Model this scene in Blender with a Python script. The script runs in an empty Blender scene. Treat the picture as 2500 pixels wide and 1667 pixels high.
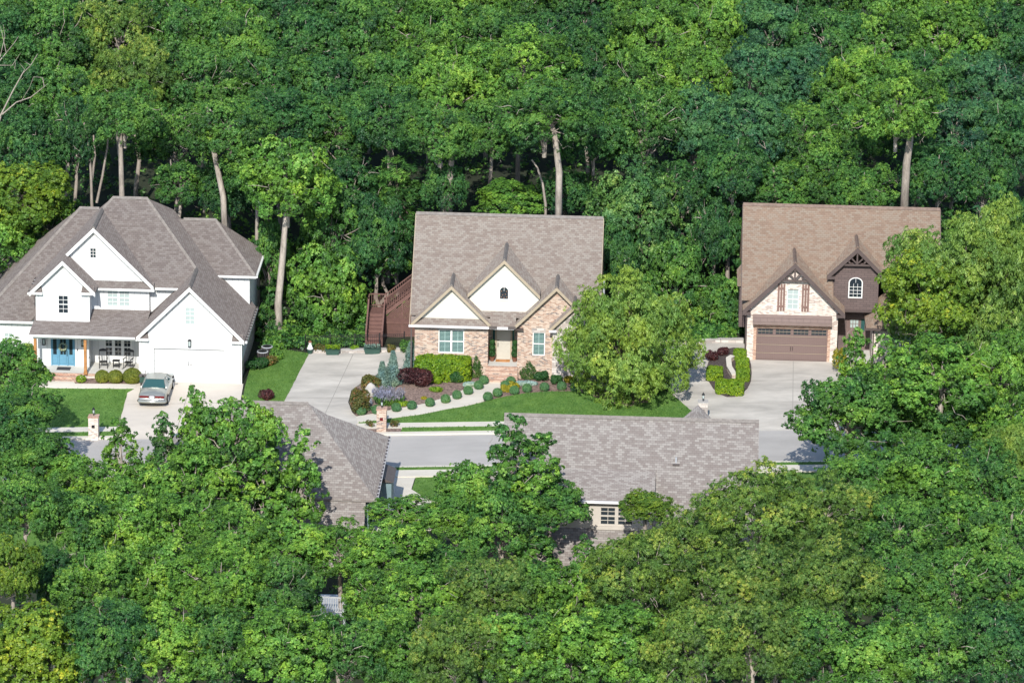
import bpy, math, random
import numpy as np
from mathutils import Vector, Matrix
from mathutils.geometry import delaunay_2d_cdt, tessellate_polygon

S = bpy.context.scene
COL = S.collection
rad = math.radians

# ---------------------------------------------------------------- camera
YAW, PITCH, ROLL, DIST, PPM = rad(-2.0), rad(18.0), rad(-1.0), 290.0, 36.0
F = np.array([math.sin(YAW)*math.cos(PITCH), math.cos(YAW)*math.cos(PITCH), -math.sin(PITCH)])
_r0 = np.array([math.cos(YAW), -math.sin(YAW), 0.0]); _u0 = np.cross(_r0, F)
R = _r0*math.cos(ROLL)-_u0*math.sin(ROLL); U = _u0*math.cos(ROLL)+_r0*math.sin(ROLL)
CP = -F*DIST
FP = PPM*DIST
cd = bpy.data.cameras.new('camera'); cam = bpy.data.objects.new('camera', cd); COL.objects.link(cam)
cd.sensor_width = 36; cd.lens = FP*36/2500; cd.clip_start = 1; cd.clip_end = 6000
M = Matrix(((R[0], U[0], -F[0], CP[0]), (R[1], U[1], -F[1], CP[1]), (R[2], U[2], -F[2], CP[2]), (0, 0, 0, 1)))
cam.matrix_world = M
S.camera = cam

# ---------------------------------------------------------------- light
SUN = Vector((-0.07, -1.0, 0.71)).normalized()      # towards the sun
w = bpy.data.worlds.new('World'); S.world = w; w.use_nodes = True
nt = w.node_tree; bg = nt.nodes['Background']
sky = nt.nodes.new('ShaderNodeTexSky'); sky.sky_type = 'NISHITA'; sky.sun_disc = False
sky.sun_elevation = math.asin(SUN.z); sky.sun_rotation = math.atan2(SUN.x, SUN.y)
sky.altitude = 300; sky.air_density = 1.0; sky.dust_density = 0.6
nt.links.new(sky.outputs[0], bg.inputs[0]); bg.inputs[1].default_value = 0.15
ld = bpy.data.lights.new('sun', 'SUN'); ld.energy = 4.0; ld.angle = rad(0.5); ld.color = (1.0, 0.955, 0.88)
sun = bpy.data.objects.new('sun', ld); COL.objects.link(sun)
sun.rotation_euler = SUN.to_track_quat('Z', 'Y').to_euler(); sun.location = (-40, -100, 120)
S.view_settings.view_transform = 'Standard'; S.view_settings.look = 'None'
S.view_settings.exposure = 0.56; S.view_settings.gamma = 1
S.cycles.max_bounces = 6; S.cycles.diffuse_bounces = 2; S.cycles.transparent_max_bounces = 6
S.cycles.use_denoising = True

# ---------------------------------------------------------------- measuring helpers
def ray(px, py): return F+R*(px-1250)/FP-U*(py-833.5)/FP
def onY(px, py, Y):
    d = ray(px, py); return CP+d*((Y-CP[1])/d[1])
def sstep(t): t = min(1, max(0, t)); return t*t*(3-2*t)
PADS = [(-36, -17.5, -8.4, 4, -0.88), (-6.6, 6.2, -8.9, 4, -0.2), (15.2, 28.5, -5.4, 6, 0.80)]
def h(x, y):
    xx = max(-60, min(60, x))
    z = .045*xx
    for x0, x1, y0, y1, pz in PADS:
        d = math.hypot(max(x0-x, x-x1, 0), max(y0-y, y-y1, 0))
        if d < 3.0: z += (pz-z)*(1-sstep(d/3.0))
    if y < -44: z -= min(25, .36*(-44-y)*sstep((-44-y)/8))
    if y > 5:
        t = y-5; z += .17*t*sstep(t/10) if t < 220 else 37.4
    return z
def G(px, py):
    d = ray(px, py); t = -CP[2]/d[2]
    for _ in range(25):
        P = CP+d*t; t = (h(P[0], P[1])-CP[2])/d[2]
    return CP+d*t

# ---------------------------------------------------------------- materials
def newmat(name):
    m = bpy.data.materials.new(name); m.use_nodes = True
    n = m.node_tree; b = n.nodes['Principled BSDF']; return m, n, b
def N(nt, typ, **kw):
    n = nt.nodes.new(typ)
    for k, v in kw.items():
        if k in n.inputs: n.inputs[k].default_value = v
        else: setattr(n, k, v)
    return n
def mixc(nt, fac, a, b, blend='MIX'):
    n = nt.nodes.new('ShaderNodeMix'); n.data_type = 'RGBA'; n.blend_type = blend
    for i, v in ((0, fac), (6, a), (7, b)):
        if isinstance(v, bpy.types.NodeSocket): nt.links.new(v, n.inputs[i])
        elif i == 0: n.inputs[0].default_value = v
        else: n.inputs[i].default_value = (*v, 1) if len(v) == 3 else v
    return n.outputs[2]
def ramp(nt, src, p0, p1):
    n = nt.nodes.new('ShaderNodeMapRange'); nt.links.new(src, n.inputs[0])
    n.inputs[1].default_value = p0; n.inputs[2].default_value = p1; return n.outputs[0]
def noise(nt, vec, scale, detail=4, rough=.55):
    n = N(nt, 'ShaderNodeTexNoise', Scale=scale, Detail=detail, Roughness=rough)
    if vec is not None: nt.links.new(vec, n.inputs['Vector'])
    return n.outputs['Fac']
def bump(nt, b, src, strength, dist=.02):
    n = N(nt, 'ShaderNodeBump', Strength=strength, Distance=dist)
    nt.links.new(src, n.inputs['Height']); nt.links.new(n.outputs[0], b.inputs['Normal'])
def plain(name, c, rough=.7, var=.12, scale=3, metal=0, spec=.3):
    m, nt, b = newmat(name)
    tc = N(nt, 'ShaderNodeTexCoord'); f = noise(nt, tc.outputs['Object'], scale)
    lo = tuple(x*(1-var) for x in c); hi = tuple(min(1, x*(1+var)) for x in c)
    nt.links.new(mixc(nt, ramp(nt, f, .3, .7), lo, hi), b.inputs['Base Color'])
    b.inputs['Roughness'].default_value = rough; b.inputs['Metallic'].default_value = metal
    b.inputs['Specular IOR Level'].default_value = spec
    return m
def uvnode(nt): return N(nt, 'ShaderNodeUVMap').outputs[0]
def bricktex(nt, uv, bw, rh, ms, cols, stops, cm, off=.5, msm=.1):
    n = N(nt, 'ShaderNodeTexBrick', Scale=1.0); nt.links.new(uv, n.inputs['Vector'])
    n.inputs['Brick Width'].default_value = bw; n.inputs['Row Height'].default_value = rh
    n.inputs['Mortar Size'].default_value = ms; n.inputs['Mortar Smooth'].default_value = msm; n.offset = off
    n.inputs['Color1'].default_value = (0, 0, 0, 1); n.inputs['Color2'].default_value = (1, 1, 1, 1); n.inputs['Mortar'].default_value = (.5, .5, .5, 1)
    rp = nt.nodes.new('ShaderNodeValToRGB'); rp.color_ramp.interpolation = 'CONSTANT'; e = rp.color_ramp.elements
    while len(e) < len(cols): e.new(.5)
    for k, (c, p) in enumerate(zip(cols, stops)): e[k].position = p; e[k].color = (*c, 1)
    nt.links.new(n.outputs['Color'], rp.inputs[0])
    return mixc(nt, n.outputs['Fac'], rp.outputs[0], cm), n.outputs['Fac']
def shingle(name, ca, cb, cc, bw=.26, rh=.145):
    m, nt, b = newmat(name); uv = uvnode(nt)
    mid = tuple((x+y)/2 for x, y in zip(ca, cb))
    col, fac = bricktex(nt, uv, bw, rh, .007, [cc, ca, mid, cb], [0, .22, .5, .66], tuple(x*.5 for x in ca))
    col2, _ = bricktex(nt, uv, bw*1.7, rh, .004, [ca, cb, mid, cc], [0, .3, .6, .84], tuple(x*.5 for x in ca), .37)
    col = mixc(nt, .14, col, col2)
    k = noise(nt, uv, .5, 5); k2 = noise(nt, uv, 26, 2)
    col = mixc(nt, 1.0, col, mixc(nt, k, (.94, .94, .945), (1.06, 1.055, 1.045)), 'MULTIPLY')
    col = mixc(nt, 1.0, col, mixc(nt, k2, (.92, .92, .92), (1.08, 1.08, 1.08)), 'MULTIPLY')
    nt.links.new(col, b.inputs['Base Color']); b.inputs['Roughness'].default_value = .95
    b.inputs['Specular IOR Level'].default_value = .15; b.inputs['Diffuse Roughness'].default_value = .45
    bump(nt, b, fac, -.5, .012)
    return m
def brick(name, ca, cb, cc, cm, scale=1.0):
    m, nt, b = newmat(name); uv = uvnode(nt)
    mid = tuple((x+y)/2 for x, y in zip(ca, cb))
    col, fac = bricktex(nt, uv, .215*scale, .078*scale, .010, [cc, ca, mid, cb], [0, .2, .48, .7], cm)
    k = noise(nt, uv, .8, 4)
    col = mixc(nt, 1.0, col, mixc(nt, k, (.9, .89, .88), (1.08, 1.08, 1.08)), 'MULTIPLY')
    nt.links.new(col, b.inputs['Base Color']); b.inputs['Roughness'].default_value = .9
    bump(nt, b, fac, -.5, .01)
    return m
def stripes(name, c, step, axis=1, rough=.55, depth=.5, var=.05):
    """painted boards: thin grooves every `step` metres along u (axis 0) or v (axis 1)"""
    m, nt, b = newmat(name); uv = uvnode(nt)
    sp = N(nt, 'ShaderNodeSeparateXYZ'); nt.links.new(uv, sp.inputs[0])
    md = N(nt, 'ShaderNodeMath', operation='MULTIPLY'); nt.links.new(sp.outputs[axis], md.inputs[0]); md.inputs[1].default_value = 1/step
    fr = N(nt, 'ShaderNodeMath', operation='FRACT'); nt.links.new(md.outputs[0], fr.inputs[0])
    g = ramp(nt, fr.outputs[0], 0, .12)
    k = noise(nt, uv, 2.5)
    col = mixc(nt, k, tuple(x*(1-var) for x in c), tuple(min(1, x*(1+var)) for x in c))
    col = mixc(nt, g, tuple(x*.62 for x in c), col)
    nt.links.new(col, b.inputs['Base Color']); b.inputs['Roughness'].default_value = rough
    bump(nt, b, fr.outputs[0] if axis == 1 else g, depth, .012)
    return m
def concrete(name, c, stain=.18, sc=.5):
    m, nt, b = newmat(name); tc = N(nt, 'ShaderNodeTexCoord').outputs['Object']
    mp = N(nt, 'ShaderNodeMapping'); mp.inputs['Scale'].default_value = (.55, 1.3, 1); nt.links.new(tc, mp.inputs[0])
    k = noise(nt, mp.outputs[0], sc, 5, .62); k2 = noise(nt, tc, 14, 4, .7)
    col = mixc(nt, ramp(nt, k, .3, .7), tuple(x*(1-stain) for x in c), tuple(min(1, x*(1+stain*.45)) for x in c))
    col = mixc(nt, .5, col, mixc(nt, k2, (.86, .86, .86), (1.1, 1.1, 1.1)), 'MULTIPLY')
    nt.links.new(col, b.inputs['Base Color']); b.inputs['Roughness'].default_value = .9
    bump(nt, b, k2, .25, .01)
    return m
def grassmat(name, ca, cb, cc):
    m, nt, b = newmat(name); tc = N(nt, 'ShaderNodeTexCoord').outputs['Object']
    k = noise(nt, tc, .9, 6, .65); k2 = noise(nt, tc, 11, 4, .75)
    mp = N(nt, 'ShaderNodeMapping'); mp.inputs['Scale'].default_value = (1, .25, 1); mp.inputs['Rotation'].default_value = (0, 0, .25); nt.links.new(tc, mp.inputs[0])
    k3 = noise(nt, mp.outputs[0], 2.2, 3)
    col = mixc(nt, ramp(nt, k, .35, .65), ca, cb)
    col = mixc(nt, ramp(nt, k2, .45, .72), col, cc)
    col = mixc(nt, .6, col, mixc(nt, ramp(nt, k3, .3, .7), (.72, .74, .7), (1.2, 1.15, 1.15)), 'MULTIPLY')
    nt.links.new(col, b.inputs['Base Color']); b.inputs['Roughness'].default_value = .85
    b.inputs['Specular IOR Level'].default_value = .15
    bump(nt, b, k2, .9, .05)
    return m
def leafmat(name, lo, hi, tip_highlight, trans=.22, rough=.5, spec=.32):
    m, nt, b = newmat(name)
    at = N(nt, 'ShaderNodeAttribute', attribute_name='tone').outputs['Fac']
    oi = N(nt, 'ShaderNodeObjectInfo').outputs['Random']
    col = mixc(nt, ramp(nt, at, .1, .8), lo, hi)  # low tones darkened towards teal: crown shade put into the leaf colour
    col = mixc(nt, ramp(nt, at, .72, .98), col, tip_highlight)  # brightest tones also hold foliage highlights put into the colour
    col = mixc(nt, 1.0, col, mixc(nt, oi, (.84, .88, .92), (1.14, 1.1, 1.0)), 'MULTIPLY')
    kk = noise(nt, N(nt, 'ShaderNodeTexCoord').outputs['Object'], .55, 3)
    col = mixc(nt, 1.0, col, mixc(nt, ramp(nt, kk, .36, .64), (.78, .92, 1.12), (1.2, 1.08, .82)), 'MULTIPLY')
    nt.links.new(col, b.inputs['Base Color']); b.inputs['Roughness'].default_value = rough
    b.inputs['Specular IOR Level'].default_value = spec
    t = N(nt, 'ShaderNodeBsdfTranslucent'); nt.links.new(mixc(nt, 1.0, col, (1.35, 1.3, .55), 'MULTIPLY'), t.inputs[0])
    mx = N(nt, 'ShaderNodeMixShader'); mx.inputs[0].default_value = trans
    nt.links.new(b.outputs[0], mx.inputs[1]); nt.links.new(t.outputs[0], mx.inputs[2])
    nt.links.new(mx.outputs[0], nt.nodes['Material Output'].inputs['Surface'])
    return m
def glass(name, c, rough=.04):
    m, nt, b = newmat(name); b.inputs['Base Color'].default_value = (*c, 1)
    b.inputs['Roughness'].default_value = rough; b.inputs['Specular IOR Level'].default_value = .8
    return m
def bark(name, lo, hi, sc=7):
    m, nt, b = newmat(name); tc = N(nt, 'ShaderNodeTexCoord').outputs['Object']
    mp = N(nt, 'ShaderNodeMapping'); mp.inputs['Scale'].default_value = (1, 1, .22); nt.links.new(tc, mp.inputs[0])
    k = noise(nt, mp.outputs[0], 3.2, 7, .8)
    nt.links.new(mixc(nt, ramp(nt, k, .32, .68), lo, hi), b.inputs['Base Color']); b.inputs['Roughness'].default_value = .9
    bump(nt, b, k, .6, .04); return m

MT = dict(
 roof_grey=shingle('roof_shingles_grey', (.166, .142, .132), (.198, .176, .164), (.145, .122, .114)),
 roof_tan=shingle('roof_shingles_taupe', (.228, .190, .165), (.270, .240, .212), (.202, .164, .143)),
 roof_brown=shingle('roof_shingles_brown', (.240, .174, .132), (.252, .204, .162), (.212, .150, .114)),
 roof_near=shingle('roof_shingles_mauve', (.222, .198, .185), (.292, .272, .254), (.202, .176, .164), .27),
 ridge=plain('ridge_shingles', (.20, .18, .165), .95, .2, 5, spec=.1),
 ridge_brown=plain('ridge_shingles_brown', (.19, .14, .115), .95, .2, 5, spec=.1),
 white=stripes('white_board_and_batten', (.64, .65, .645), .41, 0, .6, .4, .02),
 white_trim=plain('white_trim', (.74, .74, .72), .45, .03),
 cream=stripes('cream_lap_siding', (.64, .62, .54), .16, 1, .6, .5, .02),
 tan_trim=plain('tan_trim', (.36, .30, .22), .55, .06),
 gutter=plain('white_gutter', (.70, .68, .68), .4, .05),
 dark_gutter=plain('dark_gutter', (.10, .085, .08), .5, .1),
 brick_red=brick('brick_red_blend', (.33, .195, .14), (.50, .39, .31), (.15, .115, .11), (.51, .45, .38)),
 brick_cream=brick('brick_cream_blend', (.51, .43, .375), (.65, .585, .525), (.34, .26, .23), (.60, .55, .50)),
 brick_row=brick('brick_rowlock', (.38, .18, .12), (.50, .33, .24), (.28, .14, .10), (.50, .42, .34), .9),
 stone=brick('ledge_stone', (.42, .37, .33), (.58, .54, .50), (.30, .27, .25), (.30, .27, .25), 2.2),
 brick_pale=brick('brick_pale', (.44, .34, .27), (.52, .45, .37), (.30, .21, .16), (.48, .42, .36)),
 brown_trim=plain('brown_trim', (.095, .072, .068), .55, .1),
 brown_shake=brick('brown_shakes', (.125, .092, .088), (.135, .100, .095), (.112, .084, .080), (.06, .045, .045), 2.0),
 brown_door=stripes('brown_door_panels', (.165, .115, .105), .12, 0, .5, .3, .04),
 door_blue=plain('blue_door_paint', (.115, .27, .38), .4, .06),
 door_cream=plain('cream_door_paint', (.48, .455, .39), .45, .04),
 garage_white=stripes('white_garage_panels', (.65, .66, .66), .55, 1, .5, .25, .01),
 glass_dark=glass('dark_glass', (.02, .028, .035)),
 glass_pale=glass('pale_shaded_glass', (.36, .43, .42), .3),
 glass_teal=glass('teal_glass', (.03, .085, .085)),
 shutter_in=plain('pale_louvres', (.25, .36, .34), .5, .05),
 black=plain('black_metal', (.018, .018, .02), .4, .2),
 cedar=plain('cedar_post', (.36, .17, .06), .7, .25, 4),
 porch=plain('porch_concrete', (.55, .54, .50), .8, .06, 1.5),
 concrete=concrete('driveway_concrete', (.52, .485, .43), .32),
 concrete_warm=concrete('driveway_concrete_warm', (.60, .54, .46), .1),
 walk=concrete('walk_concrete', (.60, .56, .48), .1, .9),
 asphalt=concrete('road_surface', (.41, .39, .365), .16, .35),
 grass=grassmat('lawn_grass', (.060, .150, .026), (.115, .225, .048), (.165, .280, .070)),
 soil=concrete('forest_soil', (.020, .028, .012), .4),
 mulch=plain('mulch_brown', (.21, .15, .125), .95, .7, 7),
 mulch_dark=plain('mulch_dark', (.075, .06, .055), .95, .6, 9),
 bark=bark('bark_grey', (.14, .115, .095), (.40, .35, .30)),
 bark_dark=bark('bark_brown', (.07, .055, .045), (.20, .165, .135)),
 bark_pale=bark('bark_pale', (.13, .11, .09), (.52, .46, .40)),
 deck=plain('deck_stain_brown', (.155, .085, .072), .65, .15, 4),
 rock=concrete('garden_rock', (.42, .40, .37), .25, 2.5),
 terracotta=plain('terracotta', (.17, .075, .045), .7, .2),
 coir=plain('coir_mat', (.42, .19, .06), .9, .2),
 mat_dark=plain('dark_mat', (.05, .05, .055), .9, .2),
 car=plain('silver_green_car_paint', (.36, .37, .34), .22, .03, .5, .55, .5),
 chrome=plain('chrome', (.75, .76, .78), .12, .03, 2, .9),
 red_lamp=plain('red_lamp', (.13, .012, .015), .25, .1),
 tyre=plain('tyre_rubber', (.02, .02, .02), .85, .2),
 plate=plain('licence_plate', (.62, .62, .70), .5, .1, 20),
 beige=plain('beige_siding', (.46, .42, .37), .7, .05),
 teal_wall=plain('grey_teal_siding_and_shade', (.16, .23, .25), .7, .06),
 green_box=plain('green_box', (.03, .07, .055), .5, .1),
 pipe=plain('galvanised_pipe', (.55, .57, .60), .4, .1, metal=.4),
)
L = dict(
 deep=leafmat('leaves_deep_green', (0.006, 0.032, 0.022), (0.063, 0.181, 0.042), (0.139, 0.287, 0.062)),
 mid=leafmat('leaves_mid_green', (0.010, 0.040, 0.018), (0.097, 0.238, 0.042), (0.207, 0.362, 0.069)),
 light=leafmat('leaves_light_green', (0.015, 0.052, 0.016), (0.145, 0.316, 0.044), (0.298, 0.459, 0.083)),
 yellow=leafmat('leaves_yellow_green', (0.031, 0.086, 0.012), (0.164, 0.268, 0.029), (0.389, 0.413, 0.042)),
 olive=leafmat('leaves_olive_green', (0.016, 0.045, 0.014), (0.134, 0.244, 0.042), (0.313, 0.362, 0.083)),
 glossy=leafmat('leaves_glossy_green', (0.010, 0.041, 0.026), (0.092, 0.221, 0.056), (0.236, 0.362, 0.118)),
 teal=leafmat('leaves_blue_green', (0.008, 0.036, 0.030), (0.070, 0.195, 0.069), (0.130, 0.279, 0.104)),
 birch=leafmat('leaves_birch', (0.065, 0.140, 0.026), (0.215, 0.340, 0.060), (0.380, 0.480, 0.120), .25),
 bluegreen=leafmat('juniper_foliage', (.085, .150, .125), (.190, .290, .245), (.300, .400, .340), .1),
 burgundy=leafmat('burgundy_foliage', (.030, .010, .012), (.085, .024, .026), (.140, .050, .045), .15),
 redgreen=leafmat('red_green_foliage', (.060, .075, .018), (.130, .125, .030), (.280, .080, .040), .15),
 hedge=leafmat('hedge_foliage', (.060, .140, .010), (.185, .300, .014), (.300, .400, .020), .15),
 box=leafmat('boxwood_foliage', (.045, .120, .045), (.105, .225, .080), (.150, .280, .110), .1),
 darkshrub=leafmat('dark_shrub_foliage', (.014, .060, .016), (.030, .095, .022), (.050, .130, .025), .1),
 conif=leafmat('conifer_foliage', (.020, .060, .014), (.060, .120, .022), (.100, .170, .030), .1),
 silver=leafmat('silver_foliage', (.210, .300, .240), (.400, .500, .420), (.500, .600, .520), .1),
 gold=leafmat('gold_foliage', (.140, .150, .012), (.330, .290, .020), (.480, .380, .030), .15),
 olivebush=leafmat('olive_bush_foliage', (.070, .095, .014), (.160, .190, .024), (.240, .260, .035), .1),
 lav=leafmat('lavender_flowers', (.150, .155, .220), (.250, .250, .350), (.330, .330, .450), .1),
 grassleaf=leafmat('grass_blades', (.060, .150, .026), (.120, .235, .048), (.180, .300, .075), .2),
)

# ---------------------------------------------------------------- mesh helpers
def V3(a): return (float(a[0]), float(a[1]), float(a[2]))
class MB:
    def __init__(s): s.v = []; s.f = []; s.m = []; s.mats = []
    def mi(s, mat):
        if mat not in s.mats: s.mats.append(mat)
        return s.mats.index(mat)
    def poly(s, pts, mat):
        i = len(s.v); s.v += [V3(p) for p in pts]; s.f.append(tuple(range(i, i+len(pts)))); s.m.append(s.mi(mat)); return s
    def box(s, x0, x1, y0, y1, z0, z1, mat):
        a = [(x0, y0, z0), (x1, y0, z0), (x1, y1, z0), (x0, y1, z0), (x0, y0, z1), (x1, y0, z1), (x1, y1, z1), (x0, y1, z1)]
        for q in ((0, 3, 2, 1), (4, 5, 6, 7), (0, 1, 5, 4), (1, 2, 6, 5), (2, 3, 7, 6), (3, 0, 4, 7)): s.poly([a[k] for k in q], mat)
        return s
    def ext(s, pts, d, mat, side=None):
        """a planar polygon pushed along vector d"""
        d = np.array(d, float); P = [np.array(p, float) for p in pts]; Q = [p+d for p in P]
        n = sum((np.cross(P[i]-P[0], P[i+1]-P[0]) for i in range(1, len(P)-1)), np.zeros(3))
        if n@d > 0: P.reverse(); Q.reverse()
        s.poly(P, mat); s.poly(Q[::-1], side or mat)
        for i in range(len(P)):
            j = (i+1) % len(P); s.poly([P[j], P[i], Q[i], Q[j]], side or mat)
        return s
    def tube(s, pts, r, mat, n=6, caps=True):
        pts = [np.array(p, float) for p in pts]; k = len(pts)
        rs = r if hasattr(r, '__len__') else [r]*k
        base = len(s.v); prev = None
        for i, p in enumerate(pts):
            t = pts[min(i+1, k-1)]-pts[max(i-1, 0)]; t /= np.linalg.norm(t)+1e-9
            a = np.cross(t, prev if prev is not None and abs(t@prev) < .95 else ([0, 0, 1] if abs(t[2]) < .9 else [1, 0, 0]))
            a = np.cross(a, t) if prev is not None else a
            a /= np.linalg.norm(a)+1e-9; b = np.cross(t, a)
            if prev is not None:
                a = prev-t*(prev@t); a /= np.linalg.norm(a)+1e-9; b = np.cross(t, a)
            prev = a
            for q in range(n):
                th = 2*math.pi*q/n; s.v.append(V3(p+rs[i]*(a*math.cos(th)+b*math.sin(th))))
        mi = s.mi(mat)
        for i in range(k-1):
            for q in range(n):
                s.f.append((base+i*n+q, base+i*n+(q+1) % n, base+(i+1)*n+(q+1) % n, base+(i+1)*n+q)); s.m.append(mi)
        if caps:
            s.f.append(tuple(base+q for q in range(n))[::-1]); s.m.append(mi)
            s.f.append(tuple(base+(k-1)*n+q for q in range(n))); s.m.append(mi)
        return s
    def lathe(s, c, prof, mat, n=14):
        base = len(s.v); mi = s.mi(mat)
        for r_, z in prof:
            for q in range(n):
                th = 2*math.pi*q/n; s.v.append((c[0]+r_*math.cos(th), c[1]+r_*math.sin(th), c[2]+z))
        for i in range(len(prof)-1):
            for q in range(n):
                s.f.append((base+i*n+q, base+i*n+(q+1) % n, base+(i+1)*n+(q+1) % n, base+(i+1)*n+q)); s.m.append(mi)
        s.f.append(tuple(base+q for q in range(n))[::-1]); s.m.append(mi)
        s.f.append(tuple(base+(len(prof)-1)*n+q for q in range(n))); s.m.append(mi)
        return s
    def wall(s, outline, holes, y, th, mat, reveal=None):
        """a front wall in the XZ plane at y (facing -Y), th thick, with rectangular openings (x0,x1,z0,z1)"""
        loops = [[Vector((x, z, 0)) for x, z in outline]]
        for x0, x1, z0, z1 in holes: loops.append([Vector(p) for p in ((x0, z0, 0), (x0, z1, 0), (x1, z1, 0), (x1, z0, 0))])
        flat = [p for lp in loops for p in lp]
        for t in tessellate_polygon(loops):
            q = [(flat[i].x, y, flat[i].y) for i in t]
            nn = (q[1][0]-q[0][0])*(q[2][2]-q[0][2])-(q[1][2]-q[0][2])*(q[2][0]-q[0][0])
            if nn < 0: q.reverse()
            s.poly(q, mat); s.poly([(a, b+th, c_) for a, b, c_ in q[::-1]], mat)
        def rim(lp, m_, flip):
            for i in range(len(lp)):
                a, b = lp[i], lp[(i+1) % len(lp)]
                q = [(a[0], y, a[1]), (b[0], y, b[1]), (b[0], y+th, b[1]), (a[0], y+th, a[1])]
                s.poly(q if flip else q[::-1], m_)
        rim(list(outline), mat, False)
        for x0, x1, z0, z1 in holes: rim([(x0, z0), (x1, z0), (x1, z1), (x0, z1)], reveal or mat, True)
        return s
    def build(s, name, parent=None, smooth=False, loc=None):
        me = bpy.data.meshes.new(name); me.from_pydata(s.v, [], s.f)
        for m in s.mats: me.materials.append(m)
        me.polygons.foreach_set('material_index', s.m)
        uv = me.uv_layers.new(name='UVMap'); me.update()
        co = np.array(s.v, float).reshape(-1, 3)
        data = np.zeros((len(me.loops), 2)); li = 0
        for p in me.polygons:
            n = np.array(p.normal)
            t = np.cross([0, 0, 1], n); l = np.linalg.norm(t)
            t = t/l if l > 1e-3 else np.array([1., 0, 0]); b = np.cross(n, t)
            P = co[list(p.vertices)]
            data[li:li+len(P), 0] = P@t; data[li:li+len(P), 1] = P@b; li += len(P)
        uv.data.foreach_set('uv', data.ravel())
        if smooth: me.polygons.foreach_set('use_smooth', [True]*len(me.polygons))
        o = bpy.data.objects.new(name, me); COL.objects.link(o)
        if loc is not None:
            me.transform(Matrix.Translation(-Vector(loc))); o.location = loc
        if parent:
            o.parent = parent; o.location = Vector(o.location)-Vector(wl(parent))
        return o
def wl(o):
    v = Vector((0, 0, 0))
    while o: v += Vector(o.location); o = o.parent
    return v
def tag(o, label=None, cat=None, group=None, kind=None):
    if label: o['label'] = label
    if cat: o['category'] = cat
    if group: o['group'] = group
    if kind: o['kind'] = kind
    return o
def thing(name, label, cat, loc=(0, 0, 0), group=None):
    o = bpy.data.objects.new(name, None); COL.objects.link(o); o.location = V3(loc)
    o.empty_display_size = .2
    return tag(o, label, cat, group)
def bevel(o, w_=.02, seg=2):
    m = o.modifiers.new('bevel', 'BEVEL'); m.width = w_; m.segments = seg; m.limit_method = 'ANGLE'; return o

# ---------------------------------------------------------------- ground sheets
def ground_grid():
    far = [1500, 1000, 650, 430, 300, 220, 170, 130]
    xs = [-v for v in far]+list(np.arange(-90, 90.1, 1.0))+far[::-1]
    ys = [-v for v in far]+list(np.arange(-112, 140.1, 1.0))+[160, 200, 260, 360, 600, 1000, 1500]
    v = [(x, y, h(x, y)) for y in ys for x in xs]; nx = len(xs)
    f = [(j*nx+i, j*nx+i+1, (j+1)*nx+i+1, (j+1)*nx+i) for j in range(len(ys)-1) for i in range(nx-1)]
    me = bpy.data.meshes.new('ground'); me.from_pydata(v, [], f); me.materials.append(MT['soil'])
    me.polygons.foreach_set('use_smooth', [True]*len(f))
    o = bpy.data.objects.new('ground', me); COL.objects.link(o); tag(o, kind='structure'); return o
ground_grid()
def inside(x, y, poly):
    c = False; n = len(poly)
    for i in range(n):
        x1, y1 = poly[i]; x2, y2 = poly[(i+1) % n]
        if (y1 > y) != (y2 > y) and x < (x2-x1)*(y-y1)/(y2-y1)+x1: c = not c
    return c
def smoothpoly(P, it=1):
    for _ in range(it):
        Q = []
        for i in range(len(P)):
            a, b = np.array(P[i]), np.array(P[(i+1) % len(P)]); Q += [tuple(a*.75+b*.25), tuple(a*.25+b*.75)]
        P = Q
    return P
def px2xy(pts): return [tuple(G(*p)[:2]) for p in pts]
def drape(name, poly, off, mat, thick=.15, res=.6, rag=0, parent=None, build=True):
    offf = off if callable(off) else (lambda x, y: off)
    B = []
    for i in range(len(poly)):
        a, b = np.array(poly[i], float), np.array(poly[(i+1) % len(poly)], float)
        k = max(1, int(np.linalg.norm(b-a)/res)); B += [tuple(a+(b-a)*j/k) for j in range(k)]
    rnd = random.Random(len(B))
    if rag: B = [(x+rnd.uniform(-rag, rag), y+rnd.uniform(-rag, rag)) for x, y in B]
    xs = [p[0] for p in B]; ys = [p[1] for p in B]; I = []
    x = min(xs)+res*.5
    while x < max(xs):
        y = min(ys)+res*.5
        while y < max(ys):
            if inside(x, y, B) and min((x-a)**2+(y-b)**2 for a, b in B) > (res*.4)**2: I.append((x, y))
            y += res
        x += res
    nb = len(B)
    vs, es, fs, ov, _, _ = delaunay_2d_cdt([Vector(p) for p in B+I], [(i, (i+1) % nb) for i in range(nb)], [], 1, 1e-5)
    m = MB(); mi = m.mi(mat)
    m.v = [(v.x, v.y, h(v.x, v.y)+offf(v.x, v.y)) for v in vs]
    for f in fs:
        a, b, c_ = [vs[k] for k in f[:3]]
        if (b.x-a.x)*(c_.y-a.y)-(b.y-a.y)*(c_.x-a.x) < 0: f = f[::-1]
        m.f.append(tuple(f)); m.m.append(mi)
    for i in range(nb):
        (x0, y0), (x1, y1) = B[i], B[(i+1) % nb]; z0, z1 = h(x0, y0)+offf(x0, y0), h(x1, y1)+offf(x1, y1)
        m.poly([(x0, y0, z0), (x1, y1, z1), (x1, y1, z1-thick), (x0, y0, z0-thick)], mat)
    o = m.build(name, parent); return o, B
RY1, RY0 = -19.15, -25.2          # far and near edge of the carriageway
o, _ = drape('road', [(-75, RY0), (75, RY0), (75, RY1), (-75, RY1)], .012, MT['asphalt'], .1, 1.5); tag(o, kind='structure')
def apron(x, y): return .10 - .085*sstep((-17.2-y)/1.8)
LAWNPOLY = []
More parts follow.
